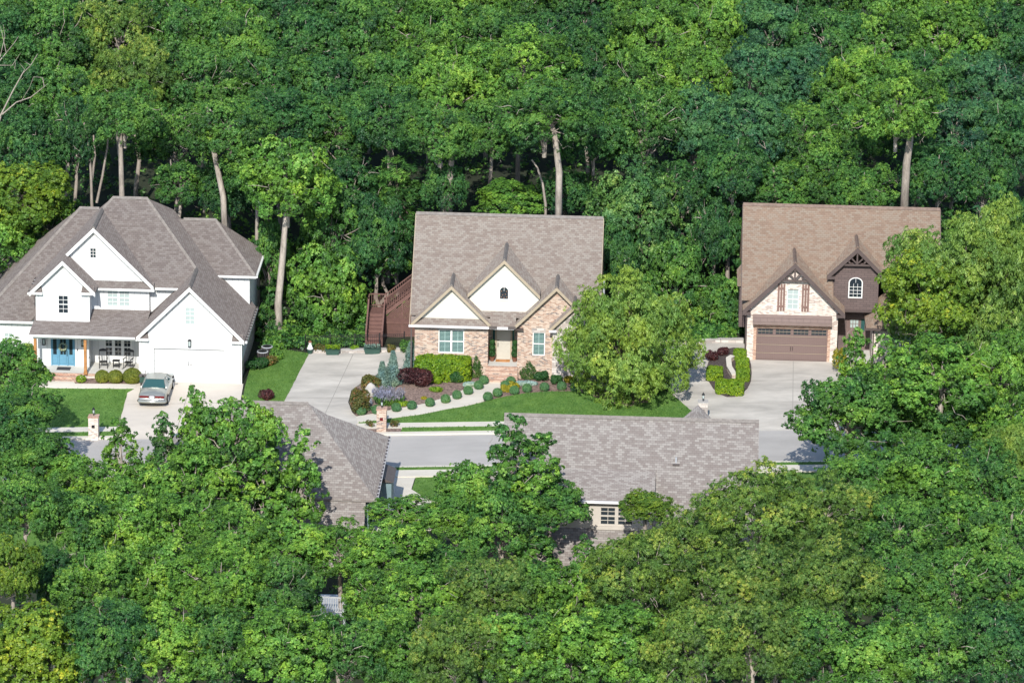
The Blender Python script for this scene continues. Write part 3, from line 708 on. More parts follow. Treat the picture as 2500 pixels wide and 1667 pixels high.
# ================================================================ BRICK HOUSE
def brick_house():
    H = thing('brick_house', 'red-blend brick house with three front gables, cream gable siding and taupe shingle roof', 'house', (0, -4, -.2))
    B, T, RM, C = MT['brick_red'], MT['tan_trim'], MT['roof_tan'], MT['cream']
    ye = -7.85; ze = 3.56; yr = -1.95; zr = ze+(yr-ye)
    m = MB(); X0, X1 = -6.48, 6.02
    def slab(P, th=.14, mat=None):
        n = np.cross(np.array(P[1])-P[0], np.array(P[2])-P[0]); m.ext(P if n[2] > 0 else P[::-1], (0, 0, -th), mat or RM)
    y1 = -7.28; z1 = ze+(y1-ye)
    slab([(X0, y1, z1), (-1.2, y1, z1), (-1.2, ye, ze), (.5, ye, ze), (.5, y1, z1), (X1, y1, z1), (X1, yr, zr), (X0, yr, zr)])
    slab([(X0, yr, zr), (X1, yr, zr), (X1, 3.95, ze), (X0, 3.95, ze)])
    m.build('roof', H)
    ridgecap(H, (X0, yr, zr), (X1, yr, zr), MT['ridge'], .15)
    m = MB()
    for x in (X0-.04, X1): m.ext([(x, ye, ze-.02), (x, yr, zr-.02), (x, yr, zr-.26), (x, ye, ze-.26)], (.04, 0, 0), T); m.ext([(x, 3.95, ze-.02), (x, yr, zr-.02), (x, yr, zr-.26), (x, 3.95, ze-.26)], (.04, 0, 0), T)
    m.build('rake_board', H)
    # three gables (apex x, apex z, left foot, right foot, front y)
    for xc, za, xl, xr, yf in ((-3.76, 6.27, -6.42, -1.14, -7.87), (-.33, 7.97, -2.72, 2.05, -7.35), (3.15, 6.36, .42, 5.9, -7.87), (4.35, 5.25, 2.72, 6.0, -8.32)):
        yb = ye+(za-ze)-.02
        gable_roof(H, xc, za+.02, xl, xr, yf, yb, RM)
        rakes(H, xc, za+.02, xl, xr, yf, T, .17, .06)
        ridgecap(H, (xc, yf, za+.03), (xc, yb-.1, za+.03), MT['ridge'], .12)
    # walls
    m = MB()
    m.wall([(-6.17, -.9), (-1.32, -.9), (-1.32, 3.45), (-6.17, 3.45)], [(-4.60, -2.90, 1.50, 3.12)], -7.5, .2, B, MT['brick_row'])
    m.wall([(.62, -.9), (3.14, -.9), (3.14, 6.0), (.62, 3.7)], [(1.62, 2.44, 1.50, 3.12)], -7.5, .2, B, MT['brick_row'])
    m.wall([(3.14, 3.3), (5.7, 3.3), (3.14, 5.95)], [], -7.5, .2, B)
    m.box(-1.52, -1.32, -7.3, -5.9, 0, 3.45, B); m.box(.62, .82, -7.3, -5.9, 0, 3.5, B)
    m.wall([(-1.35, .6), (.65, .6), (.65, 3.5), (-1.35, 3.5)], [(-1.12, .40, .72, 2.86)], -5.95, .15, B)
    m.box(-6.17, -5.97, -7.3, 3.6, -.9, 3.4, B); m.box(5.5, 5.7, -7.3, 3.6, -.9, 3.4, B); m.box(-6.17, 5.7, 3.4, 3.6, -.9, 3.4, B)
    m.poly([(5.7, -7.5, 3.4), (5.7, 3.6, 3.4), (5.7, yr, zr-.3)], C); m.poly([(-6.17, -7.5, 3.4), (-6.17, yr, zr-.3), (-6.17, 3.6, 3.4)], C)
    m.build('wall', H)
    m = MB(); m.wall([(2.95, -.9), (5.75, -.9), (5.75, 3.75), (4.35, 5.1), (2.95, 3.75)], [(4.0, 4.85, 1.5, 3.15)], -8.0, .2, MT['stone']); m.box(2.95, 3.15, -7.8, -7.5, -.9, 3.6, MT['stone']); m.box(5.55, 5.75, -7.8, -7.3, -.9, 3.6, MT['stone']); m.build('stone_wall', H)
    m = MB(); m.wall([(-6.05, 3.85), (-1.5, 3.85), (-3.76, 6.1)], [], -7.5, .1, C); m.build('gable_siding', H)
    m = MB(); m.wall([(-2.6, 4.2), (2.0, 4.2), (2.0, 5.35), (-.33, 7.75), (-2.6, 5.4)], [(-.70, .04, 5.12, 5.78)], -7.05, .1, C); m.build('gable_siding', H)
    # soldier courses
    m = MB(); m.box(-6.15, -1.34, -7.52, -7.5, 3.2, 3.42, MT['brick_row']); m.box(-4.72, -2.78, -7.525, -7.52, 3.13, 3.40, MT['stone']); m.box(1.55, 2.5, -7.525, -7.5, 3.13, 3.4, MT['stone']); m.build('lintel', H)
    # pent roof in front of left gable + porch eave
    m = MB(); m.ext([(-6.42, -7.86, 3.55), (-1.2, -7.86, 3.55), (-1.2, -7.45, 3.97), (-6.42, -7.45, 3.97)], (0, 0, -.08), RM); m.build('pent_roof', H)
    m = MB()
    m.box(-6.55, -.95, -7.99, -7.86, 3.40, 3.53, MT['gutter']); m.box(-.95, .4, -7.97, -7.86, 3.38, 3.53, MT['gutter']); m.box(-6.5, 1.0, -7.9, -7.5, 3.36, 3.40, MT['brown_trim'])
    m.box(2.7, 3.2, -8.42, -8.3, 3.42, 3.56, MT['gutter']); m.build('gutter', H)
    m = MB(); m.box(-1.25, -.72, -8.04, -7.99, 3.44, 3.62, MT['dark_gutter']); m.box(.0, .5, -8.04, -7.97, 3.44, 3.62, MT['dark_gutter']); m.build('gutter_box', H)
    m = MB(); m.box(-6.42, -6.33, -7.9, -7.8, -.3, 3.4, MT['dark_gutter']); m.build('downpipe', H)
    m = MB(); m.tube([(6.2, -4.6, 4.2), (6.2, -4.6, 6.0)], .07, MT['pipe'], 8); m.build('flue_pipe', H)
    # windows
    Tw = MT['white_trim']
    window(H, -4.60, -2.90, 1.50, 3.12, -7.42, Tw, MT['glass_teal'], 1, 1, .065, slats=True, sill=MT['brick_row'], units=2)
    window(H, 1.62, 2.44, 1.50, 3.12, -7.42, Tw, MT['glass_teal'], 1, 1, .065, slats=True, sill=MT['brick_row'])
    window(H, 4.0, 4.85, 1.5, 3.15, -7.92, Tw, MT['glass_teal'], 2, 1, .065, slats=True, sill=MT['brick_row'])
    o = window(H, -.70, .04, 5.12, 5.78, -7.08, Tw, MT['glass_dark'], 1, 1, .10, mid=False, arch=.36)
    q = MB()
    for x, z in ((-.5, 5.35), (-.33, 5.3), (-.16, 5.35), (-.5, 5.75), (-.16, 5.75), (-.33, 5.98), (-.42, 5.5), (-.24, 5.55)): q.lathe((x, -7.07, z), [(0, -.03), (.03, 0), (0, .03)], MT['gold_dot'], 6)
    q.build('candle_light', o)
    # door
    m = MB(); D = MT['door_cream']; m.box(-.80, .10, -5.93, -5.86, .72, 2.82, D)
    for x0, x1, z0, z1 in ((-.70, -.40, .85, 1.6), (-.30, 0, .85, 1.6), (-.70, -.58, 1.75, 2.7), (-.52, -.4, 1.75, 2.7), (-.32, -.2, 1.75, 2.7), (-.14, 0, 1.75, 2.7)): m.box(x0, x1, -5.945, -5.93, z0, z1, D)
    d = m.build('front_door', H)
    m = MB(); m.tube([(-.72, -5.97, 1.55), (-.72, -6.02, 1.6), (-.72, -6.02, 1.85)], .02, MT['black']); m.lathe((-.72, -5.97, 1.98), [(.03, 0), (.035, .03), (.01, .05)], MT['black'], 8); m.build('handle', d)
    m = MB(); m.box(-.92, -.80, -6.0, -5.88, .72, 2.86, T); m.box(.10, .22, -6.0, -5.88, .72, 2.86, T); m.box(-1.12, -1.08, -6.0, -5.88, .72, 2.86, T); m.box(.36, .40, -6.0, -5.88, .72, 2.86, T); m.box(-1.12, .40, -6.0, -5.88, 2.80, 2.86, T)
    fr = m.build('door_frame', H); m = MB(); m.box(-1.08, -.92, -5.93, -5.9, .8, 2.8, MT['glass_teal']); m.box(.22, .36, -5.93, -5.9, .8, 2.8, MT['glass_teal']); m.build('pane', fr)
    # porch and steps
    m = MB(); m.box(-1.32, .62, -7.45, -5.95, .5, .71, MT['porch']); m.build('porch_floor', H)
    m = MB()
    for k in range(5):
        zt = .70-.2*k; y1 = -7.45-.3*k
        m.box(-1.42-.02*k, .66+.015*k, y1-.3, y1, -.9, zt-.09, B); m.box(-1.43-.02*k, .67+.015*k, y1-.32, y1, zt-.088, zt, MT['brick_row'])
    m.build('front_steps', H)
    return H
MT['gold_dot'] = plain('amber_glass', (.55, .25, .10), .3, .1)
brick_house()

# ================================================================ BROWN HOUSE
def brown_house():
    H = thing('brown_house', 'cream brick house with brown garage door, shutters and red-brown shingle roof', 'house', (21, -2, .8))
    B, T, RM, K = MT['brick_cream'], MT['brown_trim'], MT['roof_brown'], MT['brown_shake']
    X0, X1, ye, ze = 15.33, 28.5, -5.62, 4.42; yr = .07; zr = ze+yr-ye
    m = MB()
    def slab(P, th=.14):
        n = np.cross(np.array(P[1])-P[0], np.array(P[2])-P[0]); m.ext(P if n[2] > 0 else P[::-1], (0, 0, -th), RM)
    slab([(X0, -4.98, ze+.64), (21.4, -4.98, ze+.64), (21.4, -3.65, ze+1.97), (X1, -3.65, ze+1.97), (X1, yr, zr), (X0, yr, zr)])
    slab([(X0, yr, zr), (X1, yr, zr), (X1, 5.8, ze), (X0, 5.8, ze)])
    m.build('roof', H); ridgecap(H, (X0, yr, zr), (X1, yr, zr), MT['ridge_brown'], .15)
    m = MB()
    for x in (X0-.04, X1): m.ext([(x, ye, ze-.02), (x, yr, zr-.02), (x, yr, zr-.28), (x, ye, ze-.28)], (.04, 0, 0), T)
    m.build('rake_board', H)
    for xc, za, xl, xr, yf in ((18.78, 7.80, 15.42, 22.18, -5.62), (22.9, 8.60, 20.95, 24.88, -4.32)):
        yb = ye+(za-ze)-.02
        gable_roof(H, xc, za, xl, xr, yf, yb, RM, .15); rakes(H, xc, za, xl, xr, yf, T, .24, .07)
        ridgecap(H, (xc, yf, za+.01), (xc, yb-.1, za+.01), MT['ridge_brown'], .12)
        # king-post truss in the peak
        m = MB(); y = yf+.02; b = za-1.25; w_ = .92
        m.box(xc-.05, xc+.05, y, y+.09, b, za-.2, T); m.box(xc-w_, xc+w_, y+.01, y+.08, b-.05, b+.07, T)
        for s_ in (-1, 1):
            m.ext([(xc+s_*.06, y+.015, b+.10), (xc+s_*.06, y+.015, b+.22), (xc+s_*.50, y+.015, b+.66), (xc+s_*.50, y+.015, b+.54)], (0, .06, 0), T)
            m.ext([(xc+s_*.5, y+.015, b+.10), (xc+s_*.42, y+.015, b+.18), (xc+s_*.62, y+.015, b+.42), (xc+s_*.70, y+.015, b+.34)], (0, .06, 0), T)
        m.build('gable_truss', H)
    # boxed eave ends
    m = MB()
    for x0, x1, y0, y1, z in ((15.42, 15.95, -5.66, -5.2, 4.44), (21.62, 22.2, -5.66, -5.2, 4.40), (20.95, 21.45, -4.36, -3.9, 6.66), (24.4, 24.9, -4.36, -3.9, 6.64)): m.box(x0, x1, y0, y1, z-.30, z-.12, T)
    m.build('eave_box', H)
    m = MB()
    m.wall([(15.76, .2), (21.75, .2), (21.75, 4.3), (18.78, 7.55), (15.76, 4.45)], [(16.40, 21.11, .80, 3.12), (18.32, 19.12, 4.44, 5.85)], -5.2, .2, B, MT['brick_row'])
    m.box(15.76, 15.96, -5.0, 5.5, .2, 4.3, B); m.box(21.55, 21.75, -5.0, -2.6, .2, 4.3, B); m.box(15.76, 28.2, 5.3, 5.5, .2, 4.3, B); m.box(28.0, 28.2, -5.0, 5.5, .2, 4.3, B)
    m.poly([(28.2, -3.9, 4.3), (28.2, 5.5, 4.3), (28.2, yr, zr-.3)], K); m.poly([(15.76, -5.2, 4.3), (15.76, yr, zr-.3), (15.76, 5.5, 4.3)], K)
    m.wall([(24.05, .2), (28.2, .2), (28.2, 3.5), (24.05, 3.5)], [(25.2, 26.6, 1.4, 3.0)], -5.4, .2, B, MT['brick_row']); m.box(24.05, 24.25, -5.2, -2.6, .2, 3.5, B)
    m.wall([(21.75, .9), (24.05, .9), (24.05, 4.3), (21.75, 4.3)], [(22.45, 23.75, .95, 3.3)], -2.6, .15, K)
    m.build('wall', H)
    m = MB(); m.wall([(21.42, 4.12), (24.40, 4.12), (24.40, 6.5), (23.9, 7.15), (22.9, 7.5), (21.9, 7.15), (21.42, 6.5)], [(22.41, 23.35, 4.98, 6.05)], -3.9, .15, K); m.box(21.42, 21.57, -3.75, -2, 4.12, 6.4, K); m.box(24.25, 24.4, -3.75, -2, 4.12, 6.4, K); m.box(21.42, 24.4, -3.75, -2.6, 4.12, 4.2, T)
    m.build('shake_wall', H)
    # right front roof (mostly behind the birch)
    m = MB(); slab([(23.6, -5.85, 3.55), (28.5, -5.85, 3.55), (28.5, -3.9, 5.5), (25.6, -3.9, 5.5)]); slab([(23.6, -5.85, 3.55), (25.6, -3.9, 5.5), (25.6, -2.0, 5.5), (23.6, -2.0, 3.55)]); slab([(25.6, -3.9, 5.5), (28.5, -3.9, 5.5), (28.5, -2.0, 7.4), (25.6, -2.0, 7.4)]); m.build('roof', H)
    m = MB(); m.box(23.5, 28.4, -5.97, -5.85, 3.4, 3.53, T); m.box(21.45, 24.4, -4.02, -3.9, 4.02, 4.14, T); m.build('gutter', H)
    m = MB(); m.tube([(15.6, -5.65, 4.15), (15.68, -5.3, 3.95), (15.68, -5.28, .8)], .045, T); m.tube([(24.1, -5.8, 3.4), (24.12, -5.48, 3.2), (24.12, -5.48, .8)], .045, T); m.tube([(21.35, -4.0, 6.4), (21.38, -3.95, 5.2)], .04, T); m.build('downpipe', H)
    # side projection on the left
    m = MB(); m.box(15.25, 15.76, -2.2, 1.2, 2.2, 5.1, K); m.ext([(15.08, -2.4, 5.1), (15.9, -2.4, 6.2), (15.9, -2.4, 5.1)], (0, 3.8, 0), RM); m.build('side_bay', H)
    # awning over the garage
    m = MB(); a0, a1 = 16.12, 21.35
    m.ext([(a0, -5.2, 4.08), (a0, -5.75, 3.72), (a0, -5.75, 3.52), (a0, -5.2, 3.52)], (a1-a0, 0, 0), MT['awning'])
    for k in range(2): m.box(a0-.01, a1+.01, -5.2-.27-k*.27, -5.2-.25-k*.27, 4.07-.18*(k+1)+.0, 4.07-.18*(k+1)+.03, T)
    for k in range(1, 11): x = a0+(a1-a0)*k/11; m.ext([(x, -5.45, 3.93), (x, -5.70, 3.765), (x, -5.70, 3.745), (x, -5.45, 3.91)], (.012, 0, .0), T)
    m.build('garage_awning', H)
    m = MB(); m.box(16.2, 21.3, -5.24, -5.2, 3.13, 3.36, MT['brick_row']); m.box(16.2, 16.4, -5.22, -5.2, .8, 3.13, MT['brick_row']); m.box(21.11, 21.3, -5.22, -5.2, .8, 3.13, MT['brick_row']); m.build('garage_surround', H)
    # garage door
    m = MB(); D = MT['brown_door']; m.box(16.40, 21.11, -5.06, -5.02, .81, 3.12, D)
    pw = 4.71/4
    for k in range(4):
        x0, x1 = 16.40+pw*k+.1, 16.40+pw*(k+1)-.1
        for z0, z1 in ((.9, 1.32), (1.42, 1.9), (2.0, 2.5)): m.box(x0, x1, -5.075, -5.06, z0, z1, D)
        m.box(x0-.1, x0, -5.08, -5.06, .82, 3.1, T if False else D)
    for z in (1.37, 1.95, 2.55): m.box(16.42, 21.09, -5.083, -5.075, z-.012, z+.012, MT['tan_trim'])
    gd = m.build('garage_door', H)
    m = MB()
    for k in range(4):
        x0, x1 = 16.40+pw*k+.1, 16.40+pw*(k+1)-.1; m.box(x0, x1, -5.078, -5.062, 2.68, 3.04, MT['glass_dark'])
    p = m.build('pane', gd); m = MB()
    for k in range(4):
        x0, x1 = 16.40+pw*k+.1, 16.40+pw*(k+1)-.1
        m.box(x0, x1, -5.085, -5.078, 2.85, 2.87, MT['tan_trim'])
        for j in range(1, 4): x = x0+(x1-x0)*j/4; m.box(x-.01, x+.01, -5.084, -5.078, 2.68, 3.04, MT['brown_door'])
    m.build('muntins', gd)
    for x in (18.7, 18.83): q = MB(); q.tube([(x, -5.08, 1.55), (x, -5.12, 1.6), (x, -5.12, 1.8), (x, -5.08, 1.85)], .014, MT['black']); q.build('handle', gd)
    window(H, 18.32, 19.12, 4.44, 5.85, -5.12, MT['white_trim'], MT['glass_pale'], 2, 2, .05, arch=.25, sill=MT['brick_row'])
    window(H, 22.41, 23.35, 4.98, 6.05, -3.93, MT['white_trim'], MT['glass_dark'], 3, 4, .07, mid=False, arch=.36)
    window(H, 25.2, 26.6, 1.4, 3.0, -5.35, MT['white_trim'], MT['glass_teal'], 2, 2, .06, units=2)
    for x0 in (17.70, 19.30):
        m = MB()
        for k in range(3): m.box(x0+k*.18, x0+k*.18+.13, -5.25, -5.22, 4.35, 6.22, MT['shutter_brown'])
        for z in (4.62, 5.85): m.box(x0, x0+.49, -5.27, -5.25, z, z+.12, MT['shutter_brown'])
        m.build('shutter', H)
    m = MB(); m.box(22.45, 23.75, -2.56, -2.5, .95, 3.3, MT['brown_door']); m.box(22.62, 23.3, -2.6, -2.56, 1.0, 3.2, MT['brown_door']); d = m.build('front_door', H)
    m = MB()
    for i in range(3):
        for j in range(2): m.box(22.7+i*.19, 22.85+i*.19, -2.62, -2.6, 2.5+j*.28, 2.74+j*.28, MT['glass_pale'])
    m.box(23.42, 23.66, -2.57, -2.56, 2.2, 3.1, MT['glass_teal']); m.build('pane', d)
    m = MB(); m.box(21.75, 24.05, -5.0, -2.6, .6, .94, MT['porch']); m.box(21.75, 24.05, -5.25, -5.0, .6, .78, MT['brick_row']); m.build('porch_floor', H)
    return H
MT['awning'] = plain('metal_awning_brown', (.20, .15, .135), .55, .06)
MT['shutter_brown'] = plain('shutter_brown', (.20, .125, .105), .6, .08)
brown_house()

# ================================================================ NEAR HOUSES (seen from behind)
def near_right():
    H = thing('grey_roof_house', 'house with large mauve-grey shingle roof and shed dormer facing the camera', 'house', (9, -42, -1), group='houses on the near side of the street')
    RM = MT['roof_near']; m = MB(); yr, zr = -39.28, 8.3; X0, X1 = 1.0, 15.88; yl = -46.4
    def slab(P, th=.15):
        n = np.cross(np.array(P[1])-P[0], np.array(P[2])-P[0]); m.ext(P if n[2] > 0 else P[::-1], (0, 0, -th), RM)
    slab([(X0, yl, zr-(yr-yl)), (X1, yl, zr-(yr-yl)), (X1, yr, zr), (X0, yr, zr)])
    slab([(X0, yr, zr), (X1, yr, zr), (X1, -33.8, zr-5.48), (X0, -33.8, zr-5.48)])
    slab([(-1.5, -46.0, 1.58), (X0, -46.0, 1.58), (X0, -42.0, 5.4), (-1.5, -42.0, 5.4)]); slab([(-1.5, -42, 5.4), (X0, -42, 5.4), (X0, -38, 1.6), (-1.5, -38, 1.6)])
    # shed dormer roof
    t = np.array([9.92, -41.68, 5.92]); e = np.array([9.92, -44.68, 5.24-.18])
    slab([(4.2, e[1], e[2]), (9.92, e[1], e[2]), (9.92, t[1], t[2]), (4.2, t[1], t[2])], .1)
    # portico gable beyond the ridge
    xc = 13.0; m.build('roof', H)
    gable_roof(H, 12.35, 7.42, 10.6, 14.1, -34.0, -38.6, RM)
    ridgecap(H, (X0, yr, zr), (X1, yr, zr), MT['ridge'], .15)
    m = MB(); Bg = MT['beige']
    m.wall([(4.4, 2.9), (9.8, 2.9), (9.8, 5.0), (4.4, 5.0)], [(6.75, 8.75, 3.42, 4.62)], -44.33, .1, Bg); m.poly([(9.8, -44.33, 3.0), (9.8, -41.8, 5.8), (9.8, -44.33, 5.0)], MT['teal_wall'])  # dormer side in dark teal: its shade is put into the colour
    m.wall([(1.2, -4.0), (15.6, -4.0), (15.6, 1.35), (1.2, 1.35)], [(4.2, 5.4, -.9, .5)], -46.0, .15, Bg); m.box(15.45, 15.6, -45.85, -34.2, -3, 1.6, Bg); m.box(1.2, 1.35, -45.85, -34.2, -3, 1.6, Bg)
    m.poly([(15.6, -46, 1.5), (15.6, -34, 1.5), (15.6, yr, zr-.3)], Bg); m.box(1.2, 15.6, -34.4, -34.2, 0, 2.7, Bg); m.build('wall', H)
    m = MB(); m.box(4.2, 9.95, -44.8, -44.68, e[2]-.13, e[2]-.0, MT['gutter']); m.box(1.0, 15.9, -46.52, -46.4, 1.05, 1.18, MT['gutter']); m.build('gutter', H)
    m = MB(); m.box(6.3, 9.0, -44.46, -44.33, 3.22, 3.42, MT['beige']); m.build('dormer_sill', H)
    window(H, 6.75, 8.75, 3.42, 4.62, -44.3, MT['beige'], MT['glass_dark'], 2, 2, .10, units=2, mw=.03)
    window(H, 4.2, 5.4, -.9, .5, -45.97, MT['white_trim'], MT['glass_dark'], 2, 2, .07)
    m = MB(); m.tube([(11.1, -41.24, 6.1), (11.1, -41.24, 6.62)], .06, MT['pipe'], 8); m.box(10.9, 11.3, -41.5, -41.1, 6.2, 6.26, MT['dark_gutter']); m.build('vent_pipe', H)
    return H
near_right()
def near_left():
    Z = 7.5
    H = thing('hip_roof_house', 'house with grey-brown hip roof partly hidden behind leafy trees beside the road', 'house', (-13, -38, -1), group='houses on the near side of the street')
    RM = MT['roof_near']; m = MB()
    def at(px, py, z): d = ray(px, py); return CP+d*((z-CP[2])/d[2])
    a = at(619, 982, Z); b = at(753, 984, Z); yr = (a[1]+b[1])/2; xa, xb = a[0]-1.6, b[0]; ez = 3.15; q = Z-ez
    def slab(P, th=.15):
        n = np.cross(np.array(P[1])-P[0], np.array(P[2])-P[0]); m.ext(P if n[2] > 0 else P[::-1], (0, 0, -th), RM)
    slab([(xa, yr, Z), (xb, yr, Z), (xb+q, yr-q, ez), (xa-q, yr-q, ez)])
    P1 = (xb+1.05, yr+1.1, Z-1.05); P2 = (xb+q, yr+6.9, ez)
    slab([(xb, yr, Z), (xb+q, yr-q, ez), P2, P1])
    slab([P1, P2, (xb-4, yr+9.5, ez)]); slab([(xb, yr, Z), P1, (xb-4, yr+9.5, ez)]); slab([(xa, yr, Z), (xb, yr, Z), (xb-4, yr+9.5, ez)]); slab([(xa, yr, Z), (xb-4, yr+9.5, ez), (xa-q, yr+q, ez)])
    slab([(xa, yr, Z), (xa-q, yr-q, ez), (xa-q, yr+q, ez)])
    # lower front skirt roof and rear left wing
    slab([(xb+q-.6, yr-q+.3, ez), (xa-q, yr-q+.3, ez), (xa-q-.3, yr-q-3.0, ez-3.0), (xb+q-.6, yr-q-3.0, ez-3.0)])
    
    m.build('roof', H)
    m = MB()
    ridgecap(H, (xa, yr, Z), (xb, yr, Z), MT['ridge'], .15)
    tw = MT['teal_wall']; m.box(xa-q+.4, xb+q-.45, yr-q+.5, yr+6.6, -4, ez-.1, tw); m.box(xa-q+.3, xb+q-1.2, yr-q-2.6, yr-q+.5, -6, ez-3.1, MT['beige']); m.build('wall', H)
    m = MB(); x = xb+q
    m.box(x-.02, x+.12, yr-q, yr+7.1, ez-.15, ez-.02, MT['gutter']); m.build('gutter', H); m = MB()
    for k in range(19): m.box(x-.03, x+.10, yr-q+.1+k*.6, yr-q+.55+k*.6, ez-.019, ez+.0, MT['dark_gutter'])
    m.build('gutter_guard', H)
    m = MB(); m.box(xb+q-.45, xb+q+.55, yr+1.2, yr+3.4, .3, 2.3, tw); m.ext([(xb+q-.45, yr+1.0, 2.3), (xb+q+.7, yr+1.0, 2.3), (xb+q-.45, yr+1.0, 2.75)], (0, 2.6, 0), MT['dark_gutter']); m.build('side_bay', H)
    # small deck with railing on the downhill side, glimpsed through the leaves
    a = onY(768, 1497, -54); b = onY(842, 1497, -54); m = MB(); z = a[2]; x0, x1 = a[0], b[0]; W = MT['pipe']
    m.box(x0, x1, -54, -51, z-.15, z, W); m.build('deck_floor', H); m = MB()
    for zz in (.08, .95): m.box(x0, x1, -54.0, -53.94, z+zz, z+zz+.07, W)
    k = int((x1-x0)/.13)
    for i in range(k+1): x = x0+(x1-x0)*i/k; m.box(x-.018, x+.018, -53.99, -53.95, z+.15, z+.95, W)
    m.build('railing', H); m = MB()
    for x in (x0+.05, x1-.05): m.box(x-.07, x+.07, -53.9, -53.76, -6, z+1.1, W)
    m.build('deck_post', H)
    return H, (xb, q, yr, ez)
nl, NLP = near_left()
# ================================================================ FOLIAGE
rng = np.random.default_rng(7)
def unit(a): return a/(np.linalg.norm(a, axis=-1, keepdims=True)+1e-9)
def quads_mesh(name, verts, mats, tone, midx=None):
    n = len(verts)//4; me = bpy.data.meshes.new(name)
    me.vertices.add(4*n); me.vertices.foreach_set('co', verts.astype(np.float32).ravel())
    me.loops.add(4*n); me.loops.foreach_set('vertex_index', np.arange(4*n, dtype=np.int32))
    me.polygons.add(n); me.polygons.foreach_set('loop_start', np.arange(0, 4*n, 4, dtype=np.int32))
    me.polygons.foreach_set('loop_total', np.full(n, 4, dtype=np.int32))
    for m in mats: me.materials.append(m)
    if midx is not None: me.polygons.foreach_set('material_index', midx.astype(np.int32))
    a = me.attributes.new('tone', 'FLOAT', 'FACE'); a.data.foreach_set('value', tone.astype(np.float32))
    me.update(calc_edges=True); return me
def leaves(P, O, K, R_, Ls, Ws, droop=.3, up=.45, spread=.55, tone=None, rs=None, flat=.8):
    """K leaves round every tuft centre P (outward direction O)"""
    rs = rs or rng; n = len(P)
    p = np.repeat(P, K, 0); o = np.repeat(O, K, 0)
    e = unit(o*1.0+np.array([0, 0, up*.5])+rs.normal(size=(n*K, 3))*.6)          # each tuft is a small puff
    t = rs.normal(size=(n*K, 3)); t -= (t*e).sum(1, keepdims=True)*e; t = unit(t)
    d = unit(t+e*.35-np.array([0, 0, droop])+rs.normal(size=t.shape)*.2)
    q = unit(e+o*.25+np.array([0, 0, up])*.6+rs.normal(size=t.shape)*spread*.75)
    q = unit(q-(q*d).sum(1, keepdims=True)*d); s = np.cross(d, q)
    c = p+e*R_*rs.uniform(.55, 1.0, (n*K, 1))-d*Ls*.35
    k = (.7+.6*rs.random((n*K, 1))); Lx, Wx = Ls*k, Ws*k
    v = np.stack([c, c+d*Lx*.45+s*Wx*.5, c+d*Lx, c+d*Lx*.45-s*Wx*.5], 1).reshape(-1, 3)
    tn = np.repeat(tone if tone is not None else rs.random(n), K)*.75+rs.random(n*K)*.28
    return v, tn
def crown(seed, a, c, nl, lr, tuft=.30, K=8, Ls=.24, Ws=.12, droop=.35, shape='oak', dens=1.0, flat=.72, up=.45, spread=.55):
    """lobed crown centred on the origin; returns leaf verts, tones and lobe centres"""
    rs = np.random.default_rng(seed); C = []
    tries = 0
    while len(C) < nl and tries < 4000:
        tries += 1
        d = unit(rs.normal(size=3)); r = rs.uniform(.5, .98)
        if shape == 'spire': zz = rs.uniform(-1, 1); rr = (1-(zz+1)/2)**.8*.85+.12; th = rs.uniform(0, 2*math.pi); p = np.array([math.cos(th)*rr*a*rs.uniform(.4, 1), math.sin(th)*rr*a*rs.uniform(.4, 1), zz*c])
        else:
            p = d*r*np.array([a, a, c])
            if shape == 'oak' and d[2] < -.42: continue
        if all(np.linalg.norm((p-q)/np.array([1, 1, .75])) > lr*(1.25 if shape != 'round' else .8) for q in C): C.append(p)
    V, T = [], []
    for p in C:
        r = lr*rs.uniform(.55, 1.3)*(.75 if shape == 'spire' else 1)
        n = int(dens*r*r*12.5*.75/(tuft*tuft*2.6))+6
        d = unit(rs.normal(size=(n, 3))+unit(p+np.array([0, 0, c*.35]))*.55)
        rad_ = r*rs.uniform(.62, 1.12, (n, 1))*(1+.22*np.sin(d[:, :1]*6+seed+p[0]*3)*np.cos(d[:, 1:2]*6+p[1]*3))
        P = p+d*rad_*np.array([1, 1, flat])
        lt = rs.uniform(.0, .6); tn = np.clip(lt+rs.random(n)*.4+.15*(d[:, 2]), 0, 1)  # tone raised towards lobe tops, a highlight put into leaf colour
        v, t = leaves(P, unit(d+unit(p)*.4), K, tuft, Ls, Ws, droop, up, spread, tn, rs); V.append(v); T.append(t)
    # stray sprigs between the lobes
    n = int(nl*2.2*dens); d = unit(rs.normal(size=(n, 3))); P = d*rs.uniform(.5, 1.08, (n, 1))*np.array([a, a, c])
    v, t = leaves(P, d, K, tuft, Ls, Ws, droop, up, spread, rs.random(n), rs); V.append(v); T.append(t)
    return np.concatenate(V), np.concatenate(T), C
